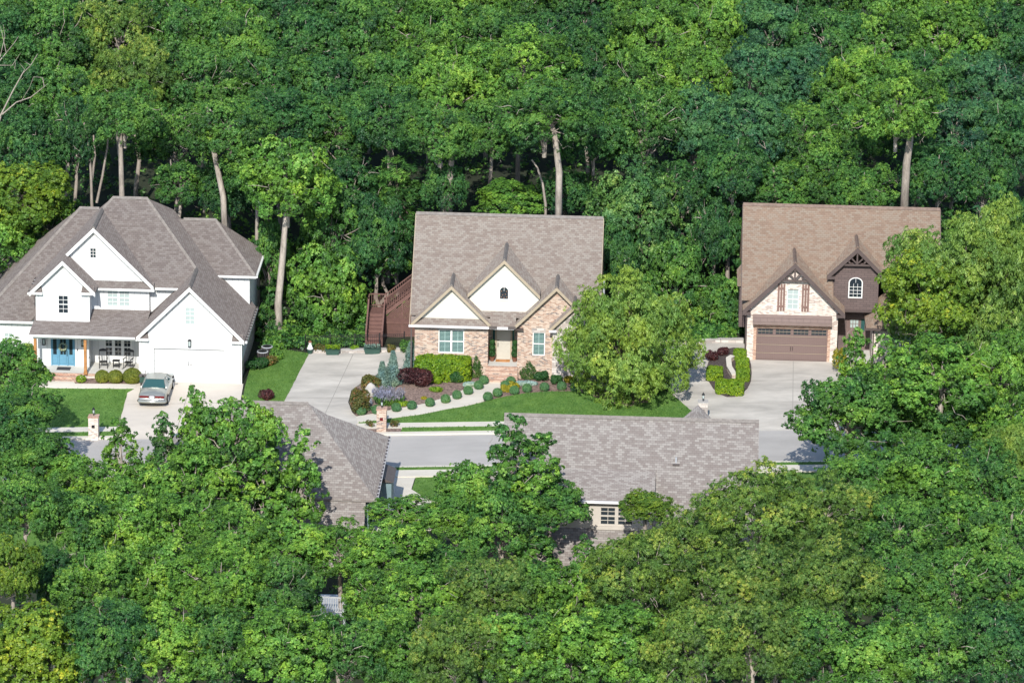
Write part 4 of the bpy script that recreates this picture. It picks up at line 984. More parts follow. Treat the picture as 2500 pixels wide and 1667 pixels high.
def limbs_mesh(name, seed, a, c, C, mat, r0=.16, twigs=8, leader=True):
    rs = np.random.default_rng(seed+99); m = MB()
    if leader:
        m.tube([(0, 0, -c*1.02), (rs.uniform(-.15, .15), rs.uniform(-.15, .15), -c*.4), (rs.uniform(-.3, .3)*a*.3, rs.uniform(-.2, .2), c*.15), (rs.uniform(-.3, .3)*a*.4, 0, c*.75)], [r0*1.15, r0, r0*.62, r0*.18], mat, 7)
    for i, p in enumerate(C[:26]):
        z0 = rs.uniform(-.85, .1)*c; s0 = np.array([0, 0, z0]); mid = s0+(p-s0)*.55+np.array([0, 0, .12*a])+rs.normal(size=3)*.12*a*.5
        m.tube([s0, s0+(mid-s0)*.5+rs.normal(size=3)*.08, mid, p+unit(p)*.3], [r0*.5, r0*.38, r0*.25, r0*.06], mat, 5)
    for i in range(twigs):
        d = unit(rs.normal(size=3)*np.array([1, 1, .8])+np.array([0, -.5, .1])); p = d*np.array([a, a, c])*rs.uniform(.82, 1.0)
        e = p+unit(d+rs.normal(size=3)*.8)*rs.uniform(.6, 1.3)
        m.tube([p*.6, p, (p+e)/2+rs.normal(size=3)*.12, e], [r0*.22, r0*.18, r0*.13, r0*.05], mat, 4)
    o = m.build(name); me = o.data; bpy.data.objects.remove(o); return me
# species library: mesh variants in metres with nominal radius a, half height c
SPEC = {}
def species(key, n, a, c, **kw):
    leaf = kw.pop('leaf'); bk = kw.pop('bark', 'bark'); r0 = kw.pop('r0', .16); tw = kw.pop('twigs', 8)
    out = []
    for i in range(n):
        sd = abs(hash_(key))*10+i
        v, t, C = crown(sd, a, c, **kw)
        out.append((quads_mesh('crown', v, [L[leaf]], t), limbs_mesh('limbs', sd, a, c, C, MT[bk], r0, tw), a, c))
    SPEC[key] = out
def hash_(s): return sum((i+1)*ord(ch) for i, ch in enumerate(s)) % 9973
NL = 46
for key, leaf in (('oak_deep', 'deep'), ('oak_mid', 'mid'), ('oak_light', 'light'), ('oak_teal', 'teal')):
    species(key, 3, 4.0, 3.6, nl=NL, lr=1.0, tuft=.26, K=24, Ls=.16, Ws=.095, spread=.85, leaf=leaf, bark='bark_pale', twigs=8)
species('oak_olive', 3, 4.4, 3.8, nl=50, lr=1.05, tuft=.27, K=24, Ls=.20, Ws=.07, droop=.75, spread=.8, leaf='olive', bark='bark_pale', twigs=8)
species('maple_yellow', 2, 3.0, 2.8, nl=36, lr=.80, tuft=.24, K=22, Ls=.16, Ws=.11, spread=.85, leaf='yellow', bark='bark_dark')
species('maple_light', 3, 3.0, 2.9, nl=36, lr=.80, tuft=.24, K=22, Ls=.16, Ws=.11, spread=.85, leaf='light', bark='bark_pale', r0=.12)
species('maple_mid', 2, 3.0, 3.0, nl=36, lr=.80, tuft=.24, K=22, Ls=.16, Ws=.11, spread=.85, leaf='mid', bark='bark')
species('glossy_tree', 1, 4.2, 4.8, nl=50, lr=1.0, tuft=.27, K=22, Ls=.18, Ws=.10, spread=.85, leaf='glossy', bark='bark_dark')
species('sapling', 4, 1.9, 2.9, nl=24, lr=.62, tuft=.25, K=22, Ls=.19, Ws=.13, spread=.85, shape='spire', leaf='light', bark='bark_pale', r0=.09, flat=.8, twigs=3)
species('sapling_mid', 2, 1.9, 2.9, nl=26, lr=.62, tuft=.25, K=22, Ls=.18, Ws=.12, spread=.85, shape='spire', leaf='mid', bark='bark_pale', r0=.09, flat=.8, twigs=3)
species('birch_tree', 2, 4.4, 3.9, nl=84, lr=.95, dens=1.15, tuft=.24, K=20, Ls=.17, Ws=.06, spread=.8, droop=1.3, up=.25, shape='round', leaf='birch', bark='bark_dark', r0=.13, flat=.9, twigs=2)
species('conifer', 1, 1.4, 2.6, nl=26, lr=.55, tuft=.2, K=8, Ls=.22, Ws=.05, shape='spire', leaf='teal', bark='bark_dark', r0=.09, twigs=2)
species('cypress', 1, 1.9, 3.4, nl=26, lr=.8, tuft=.2, K=9, Ls=.30, Ws=.06, droop=.0, shape='spire', leaf='mid', bark='bark_dark', r0=.1, twigs=2)
USED = {}
def tree(cx, cy, rx, ry, Y, sp, label, group=None, name='woodland_tree', tr=.19, base=None, trunk=None, yawr=None, zs=None, bm='bark'):
    c = onY(cx, cy, Y); sc = FP/((c-CP)@F)
    a = rx/sc; hh = max(.4*a, math.sqrt(max(.01, (ry/sc)**2-(a*math.sin(PITCH))**2))/math.cos(PITCH))
    k = USED.get(sp, 0); USED[sp] = k+1
    cm, lm, a0, c0 = SPEC[sp][k % len(SPEC[sp])]
    bx, by = (c[0], Y) if base is None else base
    gz = h(bx, by)
    T = thing(name, label, 'tree', (bx, by, gz), group)
    sh = .88 if Y > 3 else (.93 if Y < -48 else 1.0)
    rz = yawr if yawr is not None else random.Random(cx*7+cy).uniform(0, 6.28)
    for nm, me in (('crown', cm), ('limbs', lm)):
        o = bpy.data.objects.new(nm, me); COL.objects.link(o); o.parent = T
        o.location = (c[0]-bx, c[1]-by, c[2]-gz); o.scale = (a/a0*sh, a/a0*sh, hh/c0*(.5+.5*sh)); o.rotation_euler = (0, 0, rz)
    H_ = c[2]-gz-hh*.95; rs = random.Random(int(cx*3+cy))
    m = MB(); tt = tr*.85*(.7+.3*a/3)
    if trunk:
        pts = [onY(px, py, Y)-np.array([bx, by, gz]) for px, py in trunk]; pts.append(np.array([c[0]-bx, c[1]-by, c[2]-gz]))
        pts = [p+np.array([rs.uniform(-.08, .08), 0, 0])*(0 < i < len(pts)-1) for i, p in enumerate(pts)]
        m.tube(pts, list(np.linspace(tt*1.1, tt*.5, len(pts))), MT[bm], 8)
    elif H_ > .1:
        dx, dy = c[0]-bx, c[1]-by
        m.tube([(0, 0, -.3), (0, 0, .25), (dx*.3+rs.uniform(-.3, .3), dy*.3, H_*.35), (dx*.7+rs.uniform(-.4, .4), dy*.7, H_*.7), (dx, dy, H_*1.0), (dx, dy, H_+hh*.5)], [tt*1.45, tt*1.1, tt, tt*.9, tt*.8, tt*.5], MT[bm], 9)
    else: m.tube([(0, 0, -.3), (0, 0, max(.3, c[2]-gz))], [tt, tt*.5], MT[bm], 8)
    m.build('trunk', None, True).parent = T
    return T
ORD = ['first', 'second', 'third', 'fourth', 'fifth', 'sixth', 'seventh', 'eighth', 'ninth', 'tenth', 'eleventh', 'twelfth', 'thirteenth', 'fourteenth', 'fifteenth', 'sixteenth', 'seventeenth', 'eighteenth', 'nineteenth', 'twentieth']
ADJ = dict(oak_deep='deep green broadleaf tree', oak_mid='mid green broadleaf tree', oak_light='light green broadleaf tree', oak_teal='bluish green broadleaf tree', oak_olive='olive green oak', maple_yellow='yellow-green tree',
           maple_light='light green leafy tree', maple_mid='mid green leafy tree', glossy_tree='glossy dark green tree', sapling='slender light green sapling', sapling_mid='slender mid green sapling', birch_tree='feathery yellow-green birch', conifer='small bluish conifer', cypress='feathery green cypress')
def row(where, group, Y, items, **kw):
    items = sorted(items)
    for i, it in enumerate(items):
        cx, cy, rx, ry, sp = it[:5]; ex = dict(kw); ex.update(it[5] if len(it) > 5 else {})
        y = ex.pop('Y', Y+((i*37) % 7-3)*.5)
        n = ADJ[sp]; lab = f'{n}, {ORD[i]} from the left in {where}'
        tree(cx, cy, rx, ry, y, sp, lab, group, name={'oak_olive': 'oak_tree', 'conifer': 'conifer_tree', 'cypress': 'cypress_tree', 'birch_tree': 'birch_tree'}.get(sp, 'woodland_tree'), **ex)
D_, M_, Li, Te, Ol = 'oak_deep', 'oak_mid', 'oak_light', 'oak_teal', 'oak_olive'
gb = 'trees of the wood behind the houses'
row("the wood's highest row", gb, 44, [(40, 20, 130, 120, M_), (210, 10, 120, 110, D_), (370, 0, 125, 105, M_), (540, 15, 125, 115, Li), (690, 0, 120, 105, D_), (830, 20, 120, 110, D_), (980, 0, 130, 115, M_), (1130, 5, 120, 105, Li), (1280, 0, 115, 105, M_), (1420, 10, 110, 110, D_), (1560, 0, 120, 110, M_), (1700, 10, 125, 115, Li), (1850, 0, 120, 110, Te), (2000, 5, 120, 110, D_), (2140, 0, 115, 105, Li), (2280, 10, 120, 110, Li), (2430, 0, 120, 105, M_)])
row("the wood's second row", gb, 31, [(-10, 140, 120, 120, D_), (130, 130, 125, 125, M_), (290, 115, 125, 125, Ol), (450, 100, 120, 120, M_), (590, 130, 120, 120, M_), (750, 125, 120, 115, D_), (900, 110, 125, 120, M_), (1050, 120, 120, 120, Li), (1190, 110, 110, 105, M_), (1330, 130, 110, 100, D_), (1475, 140, 90, 95, D_), (1600, 110, 120, 120, Li), (1740, 120, 115, 120, Li), (1880, 110, 120, 115, Te), (2020, 120, 115, 110, D_), (2150, 130, 115, 115, Li), (2300, 120, 125, 120, Li), (2460, 120, 115, 115, D_)])
row("the wood's third row", gb, 21, [(20, 260, 110, 110, D_), (160, 250, 115, 110, M_), (330, 225, 120, 115, Ol), (500, 230, 120, 110, M_), (650, 220, 120, 110, M_), (800, 235, 120, 110, D_), (950, 220, 120, 110, M_), (1085, 225, 110, 105, Li), (1270, 190, 150, 120, Li), (1430, 240, 95, 105, D_), (1560, 230, 115, 110, M_), (1690, 220, 115, 115, Li), (1830, 215, 125, 110, Te), (1970, 230, 120, 110, Te), (2110, 220, 120, 110, Li), (2250, 235, 120, 110, D_), (2400, 235, 125, 110, Te)])
row("the wood's tall front row", gb, 13, [(60, 375, 105, 105, D_), (185, 345, 90, 110, D_), (305, 285, 100, 85, M_, dict(Y=6.0, tr=.26, trunk=[(298, 560), (297, 480), (296, 330)], bm='bark')), (425, 340, 105, 95, M_), (560, 330, 110, 90, M_, dict(Y=5.5, tr=.26, trunk=[(552, 620), (545, 480), (520, 350), (505, 258)], bm='bark_pale')), (690, 300, 120, 90, D_), (830, 330, 120, 95, M_), (950, 300, 110, 100, D_), (1075, 330, 95, 85, M_, dict(Y=6, tr=.30, trunk=[(1095, 560), (1098, 440), (1106, 360)])), (1200, 330, 105, 90, M_), (1330, 290, 130, 105, M_, dict(Y=5.5, tr=.27, trunk=[(1362, 600), (1366, 420), (1355, 330), (1330, 250)], bm='bark_pale')), (1450, 340, 95, 100, D_), (1575, 320, 110, 110, M_), (1700, 320, 110, 110, Te, dict(tr=.24)), (1830, 330, 115, 100, Te), (1950, 350, 110, 95, M_), (2080, 330, 110, 100, M_), (2190, 270, 120, 110, Li, dict(Y=5.8, tr=.34, trunk=[(2205, 560), (2212, 400), (2228, 300)])), (2330, 340, 115, 110, Te), (2450, 370, 110, 120, D_)])
row('the row just above the house roofs', gb, 8, [(60, 490, 125, 95, 'maple_yellow', dict(Y=4)), (440, 455, 70, 60, 'maple_mid', dict(bm='bark_pale')), (560, 470, 80, 85, D_), (628, 420, 85, 80, 'maple_mid', dict(Y=4.5)), (702, 450, 112, 108, 'maple_light', dict(Y=1.5, tr=.32, trunk=[(683, 862), (682, 740), (690, 620), (697, 530)], bm='bark_pale')), (840, 480, 110, 100, D_), (975, 480, 95, 100, 'cypress'), (1085, 470, 60, 70, D_), (1235, 490, 90, 55, 'maple_light', dict(Y=9.5)), (1380, 480, 75, 70, D_, dict(Y=11)), (1660, 480, 90, 90, D_), (1790, 430, 90, 90, D_), (1890, 460, 95, 80, M_), (2010, 440, 100, 90, 'oak_mid'), (2110, 470, 85, 75, M_), (2290, 440, 100, 90, D_), (2400, 450, 90, 100, D_)])
row('the bushy fringe beside the houses', gb, 5, [(-20, 590, 110, 100, 'maple_light', dict(Y=4)), (120, 560, 100, 80, 'maple_mid', dict(Y=9)), (655, 640, 60, 100, 'maple_mid', dict(Y=4)), (660, 780, 45, 70, 'sapling_mid', dict(Y=2)), (810, 590, 85, 110, 'maple_mid', dict(Y=5)), (800, 720, 95, 120, 'maple_light', dict(Y=2.6)), (920, 600, 90, 110, D_, dict(Y=5)), (935, 640, 70, 60, 'maple_mid', dict(Y=6)), (1560, 560, 140, 180, 'glossy_tree', dict(Y=7)), (1510, 640, 70, 110, D_, dict(Y=5)), (1650, 700, 85, 120, 'maple_mid', dict(Y=3.5)), (1745, 590, 75, 110, D_, dict(Y=6)), (1770, 760, 70, 85, 'maple_mid', dict(Y=2.2)), (2330, 560, 60, 65, 'sapling_mid', dict(Y=8)), (2390, 560, 50, 65, 'conifer', dict(Y=5)), (2470, 600, 80, 110, D_, dict(Y=8))])
# landscape trees in the plots
tree(1535, 828, 165, 158, -12.3, 'birch_tree', 'round yellow-green river birch on the lawn between the brick house and the drive', name='birch_tree', base=(8.3, -12.3), tr=.20, bm='bark_dark')
tree(2345, 730, 190, 185, -11.5, 'birch_tree', 'broad feathery birch hiding the right end of the brown-roofed house', name='birch_tree', tr=.2)
tree(2440, 650, 130, 150, -7.5, 'birch_tree', 'pale feathery birch at the right edge behind the broad birch', name='birch_tree', tr=.2)
tree(2265, 740, 110, 110, -14.5, 'maple_yellow', 'bright yellow-green leafy tree in front of the broad birch', name='leafy_tree', tr=.14)
gf = 'trees on the near side of the road'
# right bank in front of the road
row('the group below the brown house', gf, -29, [(2085, 880, 48, 80, 'sapling', dict(Y=-27)), (2160, 905, 55, 85, 'sapling', dict(Y=-26)), (2075, 1030, 118, 112, 'maple_mid', dict(Y=-31)), (2190, 1010, 120, 105, M_), (2300, 930, 125, 100, 'maple_light'), (2330, 1040, 120, 90, M_), (2450, 940, 115, 130, Li), (2460, 1080, 110, 90, Li)])
# left bank
row("the group at the road's left end", gf, -29, [(20, 915, 85, 80, 'maple_mid', dict(Y=-24.0)), (70, 1000, 85, 65, M_, dict(Y=-29)), (-10, 1060, 95, 90, D_), (50, 1140, 110, 90, M_, dict(Y=-32)), (190, 1190, 85, 75, 'maple_light', dict(Y=-36)), (110, 1120, 70, 60, 'maple_mid', dict(Y=-33))])
row('the slender group by the hip roof', gf, -40, [(300, 1110, 60, 90, 'sapling', dict(Y=-37)), (400, 1090, 45, 75, 'sapling_mid', dict(Y=-40)), (476, 1040, 50, 95, 'sapling', dict(Y=-38)), (560, 1110, 110, 130, 'maple_light', dict(Y=-42)), (640, 1180, 75, 90, 'sapling', dict(Y=-44)), (735, 1160, 72, 110, 'sapling', dict(Y=-44)), (480, 1200, 110, 100, 'maple_light', dict(Y=-45)), (350, 1230, 100, 90, 'maple_light', dict(Y=-45))])
row('the clump between the near roofs', gf, -46, [(990, 1262, 85, 48, 'maple_light', dict(Y=-46)), (1135, 1210, 80, 80, 'maple_light', dict(Y=-46.5)), (1245, 1130, 80, 115, 'sapling_mid', dict(Y=-47)), (1315, 1140, 68, 85, 'sapling', dict(Y=-47.5)), (1345, 1235, 80, 62, 'maple_mid', dict(Y=-47.2)), (1225, 1290, 95, 95, 'maple_mid', dict(Y=-50)), (1310, 1345, 72, 70, 'sapling_mid', dict(Y=-50)), (1110, 1280, 95, 75, 'maple_light', dict(Y=-49)), (1430, 1352, 42, 48, 'sapling_mid', dict(Y=-50)), (1575, 1240, 68, 42, 'maple_yellow', dict(Y=-49))])
row('the first row below the near roofs', gf, -54, [(60, 1250, 100, 90, M_), (190, 1290, 90, 90, 'maple_mid'), (310, 1320, 110, 100, 'maple_light'), (440, 1310, 110, 95, 'maple_light'), (560, 1330, 110, 90, Li), (690, 1345, 105, 80, 'maple_light'), (830, 1352, 108, 80, Li), (960, 1355, 105, 80, 'maple_light'), (1090, 1395, 100, 75, M_), (1700, 1345, 125, 100, Ol), (1590, 1370, 90, 80, Ol), (1850, 1260, 150, 120, Ol), (2010, 1260, 130, 105, Ol), (2120, 1190, 120, 100, M_, dict(Y=-44)), (2260, 1180, 110, 100, 'maple_light', dict(Y=-46)), (2400, 1190, 120, 100, M_, dict(Y=-45)), (2480, 1130, 90, 90, 'birch_tree', dict(Y=-40)), (2190, 1310, 110, 90, M_), (2340, 1310, 120, 100, 'maple_light', dict(Y=-50)), (2460, 1320, 110, 100, M_)])
row('the second row below the near roofs', gf, -62, [(30, 1400, 75, 85, 'maple_yellow'), (130, 1420, 90, 90, D_, dict(Y=-58)), (260, 1440, 120, 105, Li), (400, 1430, 110, 105, 'maple_light'), (540, 1440, 120, 105, Li), (690, 1455, 95, 90, M_), (925, 1470, 95, 88, Li), (1030, 1480, 110, 90, 'maple_light'), (1180, 1450, 120, 100, Ol), (1300, 1450, 90, 80, 'maple_light'), (1420, 1470, 110, 100, 'maple_light'), (1560, 1420, 130, 115, Ol), (1730, 1460, 140, 115, Ol), (1890, 1430, 130, 110, Ol), (2040, 1430, 120, 105, Ol), (2180, 1440, 120, 100, M_), (2320, 1440, 120, 100, M_), (2460, 1440, 115, 100, M_)])
row('the row along the bottom edge', gf, -70, [(80, 1610, 150, 130, 'maple_yellow'), (260, 1580, 120, 110, D_), (390, 1600, 125, 110, Li), (540, 1590, 130, 112, M_), (690, 1590, 125, 110, 'maple_light'), (840, 1605, 125, 105, M_), (980, 1610, 120, 105, Li), (1110, 1590, 120, 105, Ol), (1250, 1590, 120, 105, 'maple_light'), (1390, 1600, 130, 115, 'maple_light'), (1540, 1590, 130, 110, 'maple_light'), (1690, 1590, 130, 110, Ol), (1840, 1580, 130, 115, Ol), (1990, 1600, 130, 110, M_), (2130, 1620, 120, 105, 'maple_light'), (2270, 1590, 130, 115, M_), (2430, 1590, 130, 120, D_)])
# bare dead tree at the left edge of the wood
def deadtree():
    Y = 6.5; b = onY(-60, 600, Y); gz = h(b[0], Y)
    T = thing('dead_tree', 'bare pale dead tree reaching in at the left edge above the white house', 'tree', (b[0], Y, gz))
    o = np.array([b[0], Y, gz]); m = MB()
    m.tube([(0, 0, -.2), onY(-40, 420, Y)-o, onY(0, 285, Y)-o], [.22, .17, .11], MT['bark_pale'], 8); m.build('trunk', T).location = (0, 0, 0)
    m = MB()
    for pts, r in (([(0, 285), (30, 225), (55, 180), (75, 160), (92, 132)], .09), ([(5, 280), (40, 250), (75, 238), (108, 212), (104, 190), (82, 188), (72, 215), (50, 250)], .07), ([(50, 190), (60, 170), (48, 155)], .04), ([(75, 160), (60, 150)], .03), ([(-20, 330), (-10, 160), (15, 130), (35, 105), (45, 90)], .07), ([(-5, 160), (30, 160), (50, 130)], .04), ([(0, 140), (12, 90), (8, 60)], .04), ([(15, 130), (5, 80), (-5, 50)], .035), ([(108, 212), (116, 205)], .03)):
        P = [onY(x, y, Y+(i*.37) % .9)-o for i, (x, y) in enumerate(pts)]; m.tube(P, list(np.linspace(r*.7, r*.2, len(P))), MT['bark'], 5)
    m.build('branches', T).location = (0, 0, 0)
    for ch in T.children: ch.location = (0, 0, 0)
deadtree()
# bare forked stems seen in the dark gaps
def stems(pxl, Y, r, label):
    b = onY(pxl[0][0][0], pxl[0][0][1], Y); gz = h(b[0], Y); T = thing('bare_trunk', label, 'tree trunk', (b[0], Y, gz)); o = np.array([b[0], Y, gz])
    m = MB()
    for k, pts in enumerate(pxl):
        P = [onY(x, y, Y+.2*k)-o for x, y in pts]
        if k == 0: P = [np.array([P[0][0], 0, -.2])]+P
        m.tube(P, list(np.linspace(r*(1 if k == 0 else .7), r*.45, len(P))), MT['bark'], 7)
    m.build('trunk', T)
    for ch in T.children: ch.location = (0, 0, 0)
stems([[(228, 560), (224, 495), (222, 420), (215, 350), (205, 300)], [(224, 440), (232, 380), (228, 330)], [(236, 495), (250, 430), (262, 360), (264, 330)]], 11.0, .13, 'forked grey trunk in the dark gap left of the tall straight trunk')
stems([[(438, 560), (438, 500), (430, 470), (420, 430), (416, 390)], [(438, 500), (446, 460), (452, 420), (455, 390)]], 9.5, .11, 'pale forked trunk rising just behind the white house ridge')
stems([[(1100, 540), (1085, 440), (1060, 390), (1046, 360)], [(1092, 470), (1078, 400), (1066, 355)]], 10.5, .16, 'leaning twin grey stems behind the brick house ridge')
stems([[(150, 450), (143, 400), (140, 380), (145, 320)], [(142, 420), (120, 385), (112, 375)]], 13, .12, 'dark forked trunk in the shade above the left roof slope')
stems([[(1332, 500), (1325, 450), (1312, 410), (1298, 390)]], 8.5, .11, 'short curved pale stem left of the tall pale trunk behind the brick house')
stems([[(1893, 500), (1893, 450), (1888, 410)]], 7.5, .15, 'pale broken trunk directly behind the brown house ridge')

# ---------------------------------------------------------------- understorey and lawn grass (uncountable)
def scatter(name, n, fn, K, R_, Ls, Ws, leaf, label, cat, size=None, droop=.2, up=.7, spread=.7):
    P = []; O = []; rs = np.random.default_rng(hash_(name+label))
    P = fn(rs, n); O = unit(rs.normal(size=P.shape)*.5+np.array([0, -.3, 1]))
    v, t = leaves(P, O, K, R_, Ls, Ws, droop, up, spread, rs.random(len(P)), rs)
    o = bpy.data.objects.new(name, quads_mesh(name, v, [L[leaf]], t)); COL.objects.link(o); return tag(o, label, cat, None, 'stuff')
def under_back(rs, n):
    x = rs.uniform(-40, 40, n); y = rs.uniform(2.5, 55, n); k2 = rs.random(n) < .22; y[k2] = rs.uniform(-1.1, 6, k2.sum())
    keep = ~(((y < .2) & (x < -13.2)) | ((y < 2.6) & (x > -11) & (x < -6)) | (y < 5) & (((x > -36.5) & (x < -17)) | ((x > -7) & (x < 6.5)) | ((x > 14) & (x < 29))))
    x, y = x[keep], y[keep]; hgt = 1.6*(.5+.5*np.sin(x*.9+2*np.sin(y*.7)))*(.4+.6*np.cos(y*.8+x*.35)**2)
    g = 3200; xa = np.concatenate([rs.uniform(-16.9, -7.2, g), rs.uniform(6.6, 15.0, g)]); ya = rs.uniform(-1.15, 4.5, 2*g)
    ok = ~((xa > -10.1) & (xa < -6) & (ya < 3.0)); xa, ya = xa[ok], ya[ok]
    x = np.concatenate([x, xa]); y = np.concatenate([y, ya]); hgt = np.concatenate([hgt, .25+.7*np.clip((ya+1.3)/3, 0, 1)*(.5+.5*np.sin(xa*2+ya))])
    return np.array([(a, b, h(a, b)+rs.uniform(0, 1)*q+.05) for a, b, q in zip(x, y, hgt)])
scatter('undergrowth', 12000, under_back, 9, .32, .22, .14, 'mid', 'low dark undergrowth covering the forest floor behind the houses', 'undergrowth')
def under_front(rs, n):
    x = rs.uniform(-36, 36, n); y = rs.uniform(-95, -46.8, n)
    hgt = 1.8*(.5+.5*np.sin(x*.8+2*np.sin(y*.6)))
    return np.array([(a, b, h(a, b)+rs.uniform(0, 1)*q+.1) for a, b, q in zip(x, y, hgt)])
scatter('undergrowth', 9000, under_front, 6, .35, .28, .16, 'deep', 'dark undergrowth on the slope below the near roofs', 'undergrowth')
def lawn_fn(rs, n):
    out = []
    A = []
    for poly, off in LAWNPOLY:
        xs = [p[0] for p in poly]; ys = [max(-46, min(10, p[1])) for p in poly]; x0, x1 = max(-36, min(xs)), min(36, max(xs)); y0, y1 = min(ys), max(ys)
        k = int((x1-x0)*(y1-y0)*55)
        for _ in range(max(0, k)):
            x = rs.uniform(x0, x1); y = rs.uniform(y0, y1)
            if inside(x, y, poly): out.append((x, y, h(x, y)+off))
    return np.array(out)
scatter('grass_blades', 1, lawn_fn, 3, .05, .085, .022, 'grassleaf', 'short mown grass blades on the lawns', 'grass', droop=-1.6, up=.1, spread=.5)

# ================================================================ SHRUBS
def shrub(name, label, base, pts_fn, leaf, K=6, R_=.05, Ls=.07, Ws=.04, n=400, group=None, core=None, cat='shrub', droop=.1, up=.4, stem=True, seed=0, spread=.5, stemh=.2, z0=.09, proto=None, scale=None):
    x, y = base; T = thing(name, label, cat, (x, y, h(x, y)+z0), group)
    if proto:
        for ch in proto.children:
            o = ch.copy(); COL.objects.link(o); o.parent = T; o.location = ch.location
            o.rotation_euler = (0, 0, seed*1.3)
        if scale: T.scale = scale
        return T
    rs = np.random.default_rng(seed+11); P, O = pts_fn(rs, n)
    v, t = leaves(P, O, K, R_, Ls, Ws, droop, up, spread, rs.random(len(P)), rs)
    mats = [L[leaf]]
    if core is not None:                       # the dense inner twigs and leaves of a clipped plant
        cv = []
        for (cx, cy, cz, ax, ay, az) in core:
            for i in range(10):
                for j in range(5):
                    def q(u, w_): th = 2*math.pi*u/10; ph = math.pi*(w_/5-.5); return (cx+ax*math.cos(th)*math.cos(ph), cy+ay*math.sin(th)*math.cos(ph), cz+az*math.sin(ph))
                    cv += [q(i, j), q(i+1, j), q(i+1, j+1), q(i, j+1)]
        v = np.concatenate([v, np.array(cv)]); t = np.concatenate([t, np.full(len(cv)//4, .25)])
    o = bpy.data.objects.new('foliage', quads_mesh('foliage', v, mats, t)); COL.objects.link(o); o.parent = T
    m = MB()
    for k in range(3): a = 2.1*k; m.tube([(0, 0, -.12), (.03*math.cos(a), .03*math.sin(a), stemh*.5), (.1*math.cos(a), .1*math.sin(a), stemh)], [.03, .025, .012], MT['bark_dark'], 5)
    m.build('stem', None).parent = T
    return T
def ball(a, c, cz):
    def f(rs, n):
        d = unit(rs.normal(size=(n, 3))); d = d[d[:, 2] > -.75]
        r = rs.uniform(.93, 1.03, (len(d), 1)); return d*r*np.array([a, a, c])+np.array([0, 0, cz]), d
    return f
def boxf(w_, d_, hh):
    def f(rs, n):
        q = rs.uniform(-1, 1, (n, 3)); ax = rs.choice([0, 1, 2], n, p=[.2, .4, .4]); sg = np.where(rs.random(n) < .5, -1, 1)
        q[np.arange(n), ax] = sg*(1+rs.uniform(-.10, .04, n)); q[(ax == 2), 2] = abs(q[(ax == 2), 2])
        O = unit(q**5+.001); rr = np.linalg.norm(q, axis=1, keepdims=True); q = q/np.maximum(1, rr/1.42)
        bumpy = 1+.05*np.sin(q[:, :1]*9)*np.cos(q[:, 2:]*7)
        return q*bumpy*np.array([w_/2, d_/2, hh/2])+np.array([0, 0, hh/2]), O
    return f
def cone(a, hh, pw=1.0, inner=.6):
    def f(rs, n):
        z = rs.random(n)**1.3; th = rs.uniform(0, 2*math.pi, n); r = a*(1-z)**pw*rs.uniform(inner, 1.0, n)*(1+.18*np.sin(th*3+z*9))+.03
        P = np.stack([r*np.cos(th), r*np.sin(th), .08+z*hh], 1); O = unit(np.stack([np.cos(th), np.sin(th), .5+0*th], 1)); return P, O
    return f
def mound(a, b, c, lobes=6, seed=3):
    def f(rs, n):
        rl = np.random.default_rng(seed); C = np.stack([rl.uniform(-.6, .6, lobes)*a, rl.uniform(-.6, .6, lobes)*b, rl.uniform(.35, .7, lobes)*c], 1); k = rs.integers(0, lobes, n)
        d = unit(rs.normal(size=(n, 3))+np.array([0, 0, .4])); P = C[k]+d*np.array([a*.45, b*.45, c*.35])*rs.uniform(.8, 1.1, (n, 1)); P[:, 2] = np.maximum(P[:, 2], .03); return P, d
    return f
def gp(px, py): return tuple(G(px, py)[:2])
# small clipped balls along the walk
protob = None
balls = [(198, 690), (370, 675), (600, 650), (778, 625), (985, 592), (1165, 552), (1295, 505), (1425, 455), (1545, 395), (1605, 335)]
bg_ = 'small clipped box balls edging the curved path'
for i, b in enumerate(balls):
    p = R10(b[0], b[1]); base = gp(p[0], p[1]+9)
    lab = f'small clipped box ball, {ORD[i]} from the drive on the house side of the curved path'
    t = shrub('box_ball', lab, base, ball(.29, .28, .27), 'box', 5, .035, .045, .03, 900, bg_, [(0, 0, .27, .27, .27, .26)], seed=i, stemh=.15, proto=protob); protob = protob or t
for i, p in enumerate([R10(1650, 525), R10(1760, 480), R10(1850, 392), R10(1915, 345), R10(1955, 452), R10(2100, 430), R10(2300, 415), (1371, 946), (1403, 949)]):
    base = gp(p[0], p[1]+9); lab = f'small clipped box ball, {ORD[i]} counted rightwards along the lawn side bed'
    shrub('box_ball', lab, base, None, 'box', group='small clipped box balls in the bed right of the path', seed=i+3, proto=protob)
shrub('hedge', 'long bright green clipped hedge under the left window of the brick house', gp(1081, 928), boxf(3.5, 1.35, 1.45), 'hedge', 6, .08, .11, .075, 4200, None, [(0, 0, .7, 1.62, .6, .66), (.9, 0, .7, .75, .6, .68), (-.9, 0, .7, .75, .6, .68)], cat='hedge', spread=.7)
shrub('dwarf_conifer', 'narrow dark green dwarf spruce left of the brick front steps', gp(1163, 921), cone(.52, 1.7, .75, .7), 'conif', 7, .06, .10, .03, 1300, None, [(0, 0, .6, .3, .3, .5)], seed=5)
shrub('dwarf_conifer', 'wide dark green dwarf spruce right of the brick front steps', gp(1290, 923), cone(.70, 1.55, .7, .7), 'conif', 7, .06, .10, .03, 1700, None, [(0, 0, .55, .42, .42, .45)], seed=6)
shrub('juniper', 'short blue-green juniper at the left of the pair in the garden bed', gp(933, 953), cone(.52, 1.75, .9, .35), 'bluegreen', 7, .08, .14, .035, 1200, 'blue junipers in the garden bed', None, seed=7, up=.9, droop=-.8)
